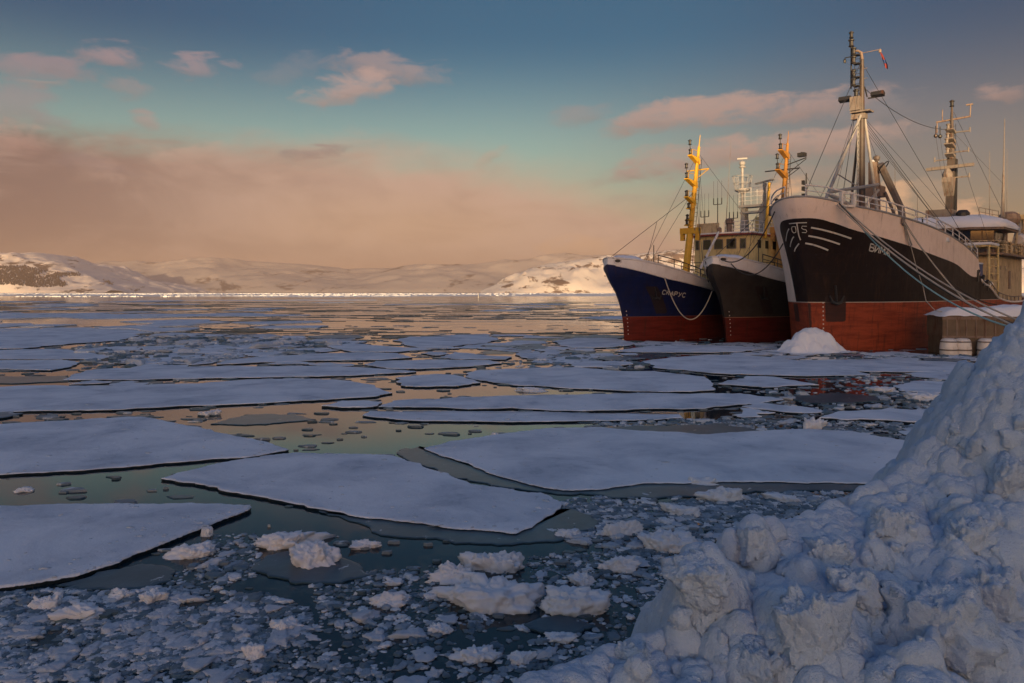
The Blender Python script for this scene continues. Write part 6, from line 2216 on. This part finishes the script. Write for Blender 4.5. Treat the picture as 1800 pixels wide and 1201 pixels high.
# snow heap on the bulb of the black ship
rs = np.random.RandomState(5)
hc = B.world(np.array([1.6, -.4, 0]))
n1_, n2_ = 70, 56
V, fs = [], []
for i in range(n1_):
    for j in range(n2_):
        u, v = -1 + 2 * i / (n1_ - 1), -1 + 2 * j / (n2_ - 1)
        x, y = u * 2.7, v * 2.1
        h_ = 0.0
        for cx_, cy_, rr_, hh_ in ((.25, .1, 1.75, 2.0), (-1.15, .05, 1.35, 1.15), (1.35, .15, 1.35, .95), (.3, -.95, 1.0, .75), (-1.75, -.2, .8, .5), (-.4, -.7, .9, .95)):
            wob = .35 * float(fbm(np.array([x * 1.0, y * 1.0, cx_]), 3, 4))
            d_ = math.hypot(x - cx_, y - cy_) / rr_ + wob
            k_ = hh_ * max(0.0, 1 - max(d_, 0) ** 1.9)
            m2_ = .5 + .5 * max(-1, min(1, (k_ - h_) / .18))
            h_ = h_ * (1 - m2_) + k_ * m2_ + .045 * m2_ * (1 - m2_) * 4
        h_ *= .88
        r = .5 if h_ > .03 else 2
        h_ += (.16 * abs(float(fbm(np.array([x * 2.2, y * 2.2, 0.0]), 4, 8))) + .06 * float(fbm(np.array([x * 6, y * 6, 0.0]), 3, 14))) * min(1, h_ * 3)
        V.append((x, y, h_ - .02 if r < 1 else -.15))
for i in range(n1_ - 1):
    for j in range(n2_ - 1):
        fs.append((i * n2_ + j, (i + 1) * n2_ + j, (i + 1) * n2_ + j + 1, i * n2_ + j + 1))
o = mesh_obj('snow_mound', V, fs, M['snow'], None, True)
o.location = (hc[0] - .1, hc[1] - .25, 0)
o.rotation_euler = (0, 0, R(22))
tag(o, 'tall cone of snow heaped over the bulb below the black ship\'s bow', 'snow mound')

# a small white beacon on the far ice
bp = gp(841, 523)
bo = empty('navigation_beacon', (bp[0], bp[1], 0))
tag(bo, 'tiny white marker post standing far out on the bright ice', 'beacon')
MB().lathe((0, 0, 0), [(.6, -.1), (.55, .4), (.26, .6), (.24, 2.4), (.36, 2.5), (.1, 2.8)], 10).build('post', P_['grey'], bo)

# ------------------------------------------------------------------ snowbank on the quay edge, right foreground
cr_pts = np.array([at(860, 1270, 2.55), at(920, 1201, 2.7), at(1060, 1132, 2.9), at(1180, 1090, 3.05), at(1215, 985, 3.2), at(1300, 930, 3.45), at(1400, 897, 3.7), at(1500, 868, 3.95), at(1590, 810, 4.15), at(1640, 760, 4.2), at(1690, 700, 4.2), at(1738, 645, 4.22), at(1760, 605, 4.25), at(1800, 542, 4.3), at(1900, 470, 4.4), at(2100, 440, 4.6)])
dvec = np.array([.87, .493])
nvec = np.array([-.493, .87])
tc_ = cr_pts[:, :2] @ dvec
nc_ = cr_pts[:, :2] @ nvec
order = np.argsort(tc_)
tc_, nc_, zc_ = tc_[order], nc_[order], cr_pts[order, 2]
keep = np.concatenate([[True], np.diff(tc_) > .02])
fN, fZ = pchip(tc_[keep], nc_[keep]), pchip(tc_[keep], zc_[keep])
rs = np.random.RandomState(41)


def bank_height(x, y):
    t = x * dvec[0] + y * dvec[1]
    n = x * nvec[0] + y * nvec[1]
    dn = n - fN(t)
    zc = fZ(t)
    far = np.maximum(dn, 0)
    near = np.maximum(-dn, 0)
    z = zc - 1.35 * far ** 1.12 - .30 * near ** 1.1
    # ground behind settles to the quay
    return np.maximum(z, np.where(dn < 0, 2.35, -1.2))


gx = np.concatenate([np.arange(-1.2, -.42, .04), np.arange(-.42, 3.5, .0095), np.arange(3.5, 8.0, .04)])
gy = np.concatenate([np.arange(.8, 1.75, .04), np.arange(1.75, 5.1, .0095), np.arange(5.1, 9.0, .05)])
XX, YY = np.meshgrid(gx, gy)
ZZ = bank_height(XX, YY) - .03
tt = XX * dvec[0] + YY * dvec[1]
dn = XX * nvec[0] + YY * nvec[1] - fN(tt)
ZZ = ZZ + .085 * fbm(xyz(XX * 2.0, YY * 2.0), 4, 3, .55) + .06 * (np.abs(fbm(xyz(XX * 2.6, YY * 2.6, 5.0), 3, 13, .5)) - .2)
# ploughed crust: broken tilted plates in two sizes, their joints softened
def plates(x, y, size, seed, tilt, off):
    wx = x + .22 * size * fbm(xyz(x / size * 1.6, y / size * 1.6, 3.0), 3, seed, .55)
    wy = y + .22 * size * fbm(xyz(x / size * 1.6, y / size * 1.6, 9.0), 3, seed + 1, .55)
    gx_, gy_ = np.floor(wx / size).astype(np.int64), np.floor(wy / size).astype(np.int64)
    best = np.full(x.shape, 1e9)
    sec = np.full(x.shape, 1e9)
    val = np.zeros(x.shape)
    z0 = np.zeros(x.shape, np.int64)
    for a in (-1, 0, 1):
        for b_ in (-1, 0, 1):
            cx_, cy_ = gx_ + a, gy_ + b_
            px_ = (cx_ + .5 + .42 * _hash(cx_, cy_, z0, seed)) * size
            py_ = (cy_ + .5 + .42 * _hash(cx_, cy_, z0, seed + 1)) * size
            d = np.hypot(wx - px_, wy - py_)
            v = off * _hash(cx_, cy_, z0, seed + 2) + tilt * ((wx - px_) * _hash(cx_, cy_, z0, seed + 3) + (wy - py_) * _hash(cx_, cy_, z0, seed + 4))
            closer = d < best
            sec = np.where(closer, best, np.minimum(sec, d))
            val = np.where(closer, v, val)
            best = np.where(closer, d, best)
    return val - .30 * size * np.exp(-((sec - best) / (.16 * size)) ** 2) * .35


def blur(a, n):
    for _ in range(n):
        a = (a + np.roll(a, 1, 0) + np.roll(a, -1, 0) + np.roll(a, 1, 1) + np.roll(a, -1, 1)) / 5
    return a


rgh = smooth(-.25, .2, fbm(xyz(XX * 1.1, YY * 1.1, 6.0), 3, 91, .5))
# the wind-smoothed shoulder along the crest carries less rubble
rgh = rgh * (1 - .72 * np.exp(-((dn + .12) / .30) ** 2))
ZZ = ZZ + blur(plates(XX, YY, .34, 401, .34, .030), 4) * (.30 + .90 * rgh) + blur(plates(XX, YY, .13, 411, .48, .013), 2) * (.25 + .90 * rgh)
# thrown-up blocks half sunk in the bank: caps of noisy ellipsoids
def cap_lump(cx, cy, r, hgt, el=1.0, ang=0.0, seed=0, sharp=2.0):
    global ZZ
    x0, x1 = np.searchsorted(gx, cx - 2 * r), np.searchsorted(gx, cx + 2 * r)
    y0, y1 = np.searchsorted(gy, cy - 2 * r), np.searchsorted(gy, cy + 2 * r)
    if x1 <= x0 or y1 <= y0:
        return
    xs, ys = XX[y0:y1, x0:x1], YY[y0:y1, x0:x1]
    c_, s_ = math.cos(ang), math.sin(ang)
    u = ((xs - cx) * c_ + (ys - cy) * s_) / r
    v = (-(xs - cx) * s_ + (ys - cy) * c_) / (r * el)
    wn = .42 * fbm(xyz(xs / r * 1.3, ys / r * 1.3), 4, seed, .55)
    d = np.sqrt(u * u + v * v) + wn
    prof = np.clip(1 - np.maximum(d, 0) ** (sharp * .7), 0, 1) ** 1.15
    zb = float(bank_height(np.array([cx]), np.array([cy]))[0])
    loc = ZZ[y0:y1, x0:x1]
    top_ = bank_height(xs, ys) + (hgt * prof + .5 * blur(plates(xs, ys, .16, 500 + seed, .6, .03), 2)) * (1 + .18 * fbm(xyz(xs / r * 2.5, ys / r * 2.5), 3, seed + 5, .55)) - .06 * (1 - prof)
    k = .018
    h_ = np.clip(.5 + .5 * (top_ - loc) / k, 0, 1)
    ZZ[y0:y1, x0:x1] = np.where(prof > 0, loc * (1 - h_) + top_ * h_ + k * h_ * (1 - h_), loc)


def bank_at(px, py, y):
    return at(px, py, y)[:2]


# the individual big blocks the photo shows: (px, py, distance, radius px, height m, stretch, angle, sharpness)
for k, (px, py, yd, rp, hg, el, an, shp) in enumerate([
        (1235, 1010, 3.12, 62, .12, 1.2, .5, 3.0), (1200, 1050, 3.0, 30, .07, 1.0, .2, 2.5), (1325, 955, 3.42, 34, .09, 1.0, 0, 3.2),
        (1420, 1080, 2.85, 88, .13, 1.1, -.4, 3.2), (1500, 1010, 3.1, 60, .07, 1.3, .3, 2.4), (1640, 1080, 2.55, 100, .17, 1.2, -.6, 3.4), (1740, 1010, 2.9, 80, .12, 1.4, .2, 2.6),
        (1700, 925, 3.35, 66, .12, 1.0, .1, 3.0), (1775, 800, 3.5, 78, .22, 1.5, .9, 3.0), (1690, 830, 3.85, 60, .06, 1.2, .8, 2.6), (1600, 880, 3.6, 84, .07, 1.2, .5, 2.2),
        (1250, 1150, 2.62, 60, .09, 1.2, .2, 2.6), (1340, 1180, 2.5, 66, .09, 1.0, .1, 2.6), (1455, 1180, 2.35, 60, .08, 1.1, .6, 2.8), (1560, 1190, 2.25, 60, .07, 1.0, 0, 2.4),
        (1420, 990, 3.2, 40, .05, 1.1, .5, 2.4), (1745, 745, 4.0, 50, .06, 1.5, 1.0, 2.4), (1805, 690, 4.0, 60, .06, 1.6, 1.1, 2.4), (1120, 1165, 2.72, 44, .04, 1.0, 0, 2.2), (1790, 1120, 2.35, 80, .10, 1.2, .3, 2.8)]):
    cx_, cy_ = bank_at(px, py, yd)
    cap_lump(cx_, cy_, rp / F * yd * 1.15, hg * .75, el, an, 100 + k, shp)
for k in range(34):
    px, yd = rs.uniform(1180, 1850), rs.uniform(2.1, 4.3)
    cx_ = (px - 900) / F * yd
    cy_ = yd
    t_, n_ = cx_ * dvec[0] + cy_ * dvec[1], cx_ * nvec[0] + cy_ * nvec[1]
    dd = n_ - float(fN(t_))
    if dd > .04 or dd < -1.7:
        continue
    r = math.exp(rs.normal(-2.75, .45))
    cap_lump(cx_, cy_, r, r * rs.uniform(.2, .5), rs.uniform(.8, 1.4), rs.rand() * 3, 300 + k, rs.uniform(2, 3.4))
ZZ = ZZ + blur(plates(XX, YY, .052, 421, .60, .011), 1) * (.3 + .9 * rgh) + .008 * fbm(xyz(XX * 34, YY * 34), 3, 78, .65)
ZZ = ZZ + .016 * fbm(xyz(XX * 13, YY * 13), 3, 71, .6) + .020 * (np.abs(fbm(xyz(XX * 11, YY * 11, 1.0), 3, 75, .55)) - .2)
V = np.stack([XX, YY, ZZ], -1)
# push the surface sideways a little so the blocks get ragged, undercut flanks
gyv, gxv = np.gradient(ZZ, gy, gx)
for ax_, gg in ((0, gxv), (1, gyv)):
    V[..., ax_] += np.clip(-gg, -1.6, 1.6) * .012 + .010 * fbm(xyz(XX * 8 + 40 * ax_, YY * 8, 2.0), 3, 60 + ax_, .5)
r_, c_ = XX.shape
idx = np.arange(r_ * c_).reshape(r_, c_)
f = np.stack([idx[:-1, :-1], idx[:-1, 1:], idx[1:, 1:], idx[1:, :-1]], -1).reshape(-1, 4)
vis = (dn[:-1, :-1] < 2.4) & (ZZ[:-1, :-1] > -.6)
f = f[vis.reshape(-1)]
used = np.zeros(r_ * c_, bool)
used[f] = True
remap = np.cumsum(used) - 1
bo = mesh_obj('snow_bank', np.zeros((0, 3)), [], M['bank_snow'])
me = bo.data
vv = V.reshape(-1, 3)[used]
f = remap[f]
me.vertices.add(len(vv))
me.vertices.foreach_set('co', vv.astype(np.float32).ravel())
me.loops.add(f.size)
me.loops.foreach_set('vertex_index', f.astype(np.int32).ravel())
me.polygons.add(len(f))
me.polygons.foreach_set('loop_start', np.arange(0, f.size, 4, dtype=np.int32))
me.polygons.foreach_set('loop_total', np.full(len(f), 4, np.int32))
me.update(calc_edges=True)
me.polygons.foreach_set('use_smooth', np.ones(len(f), bool))
tag(bo, kind='structure')


# clods of ploughed snow lying on the bank
def bank_z(x, y):
    i, j = int(np.clip(np.searchsorted(gy, y), 1, len(gy) - 1)), int(np.clip(np.searchsorted(gx, x), 1, len(gx) - 1))
    return float(ZZ[i, j])


def bank_hit(px, py):
    """where the sight line through a photo pixel meets the bank"""
    for yd in np.arange(1.9, 5.0, .01):
        q = at(px, py, yd)
        if q[2] < bank_z(q[0], q[1]):
            return np.array([q[0], q[1], bank_z(q[0], q[1])])
    return None


rs = np.random.RandomState(19)
CLOD = [(1240, 1035, 118, 'big rounded clod at the left shoulder of the snowbank, above the water'), (1322, 972, 66, 'ball-shaped clod behind the big rounded one'),
        (1420, 1120, 150, 'large broken clod low in the middle of the snowbank'), (1655, 1120, 190, 'largest pale clod in the lower right of the snowbank'),
        (1700, 960, 96, 'pale clod halfway up the right side of the snowbank'), (1335, 1185, 100, 'clod at the bottom edge of the snowbank, left of the large broken one'),
        (1520, 1050, 84, 'clod between the large broken one and the largest pale one'), (1770, 860, 120, 'long pale clod at the right edge of the snowbank'),
        (1105, 1160, 60, 'flat clod on the low left end of the snowbank'), (1560, 930, 70, 'small clod on the bare slope in the middle of the snowbank'),
        (1460, 985, 76, 'clod just below the crest in the middle of the snowbank'), (1745, 1060, 110, 'clod beside the largest pale one, at the right')]
clods = [(px, py, w, lab, None) for px, py, w, lab in CLOD]
for k in range(120):
    px, py = rs.uniform(960, 1800), rs.uniform(700, 1195)
    clods.append((px, py, math.exp(rs.normal(3.0, .45)), 'small crumb of snow among many on the snowbank', 'snow crumbs on the bank'))
for px, py, w, lab, grp in clods:
    q = bank_hit(px, py)
    if q is None:
        continue
    t_ = q[0] * dvec[0] + q[1] * dvec[1]
    if grp and q[0] * nvec[0] + q[1] * nvec[1] > float(fN(t_)) - .05:
        continue
    wm = w / F * q[1]
    v, f = facet_lump(5 if not grp else 3, rs, 1.0, 15, .12, 26 if not grp else 4)
    ext = v.max(0) - v.min(0)
    v = v * np.array([wm / ext[0], wm * rs.uniform(.75, 1.1) / ext[1], wm * rs.uniform(.62, .85) / ext[2] * 1.25])
    v[:, 2] = np.where(v[:, 2] < 0, v[:, 2] * 1.6, v[:, 2])
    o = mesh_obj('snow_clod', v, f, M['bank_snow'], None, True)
    o.location = (q[0], q[1], q[2] + wm * (.02 if not grp else .08))
    o.rotation_euler = (rs.uniform(-.25, .25), rs.uniform(-.25, .25), rs.rand() * 6.28)
    tag(o, lab, 'snow clod', grp or 'large clods on the snowbank')
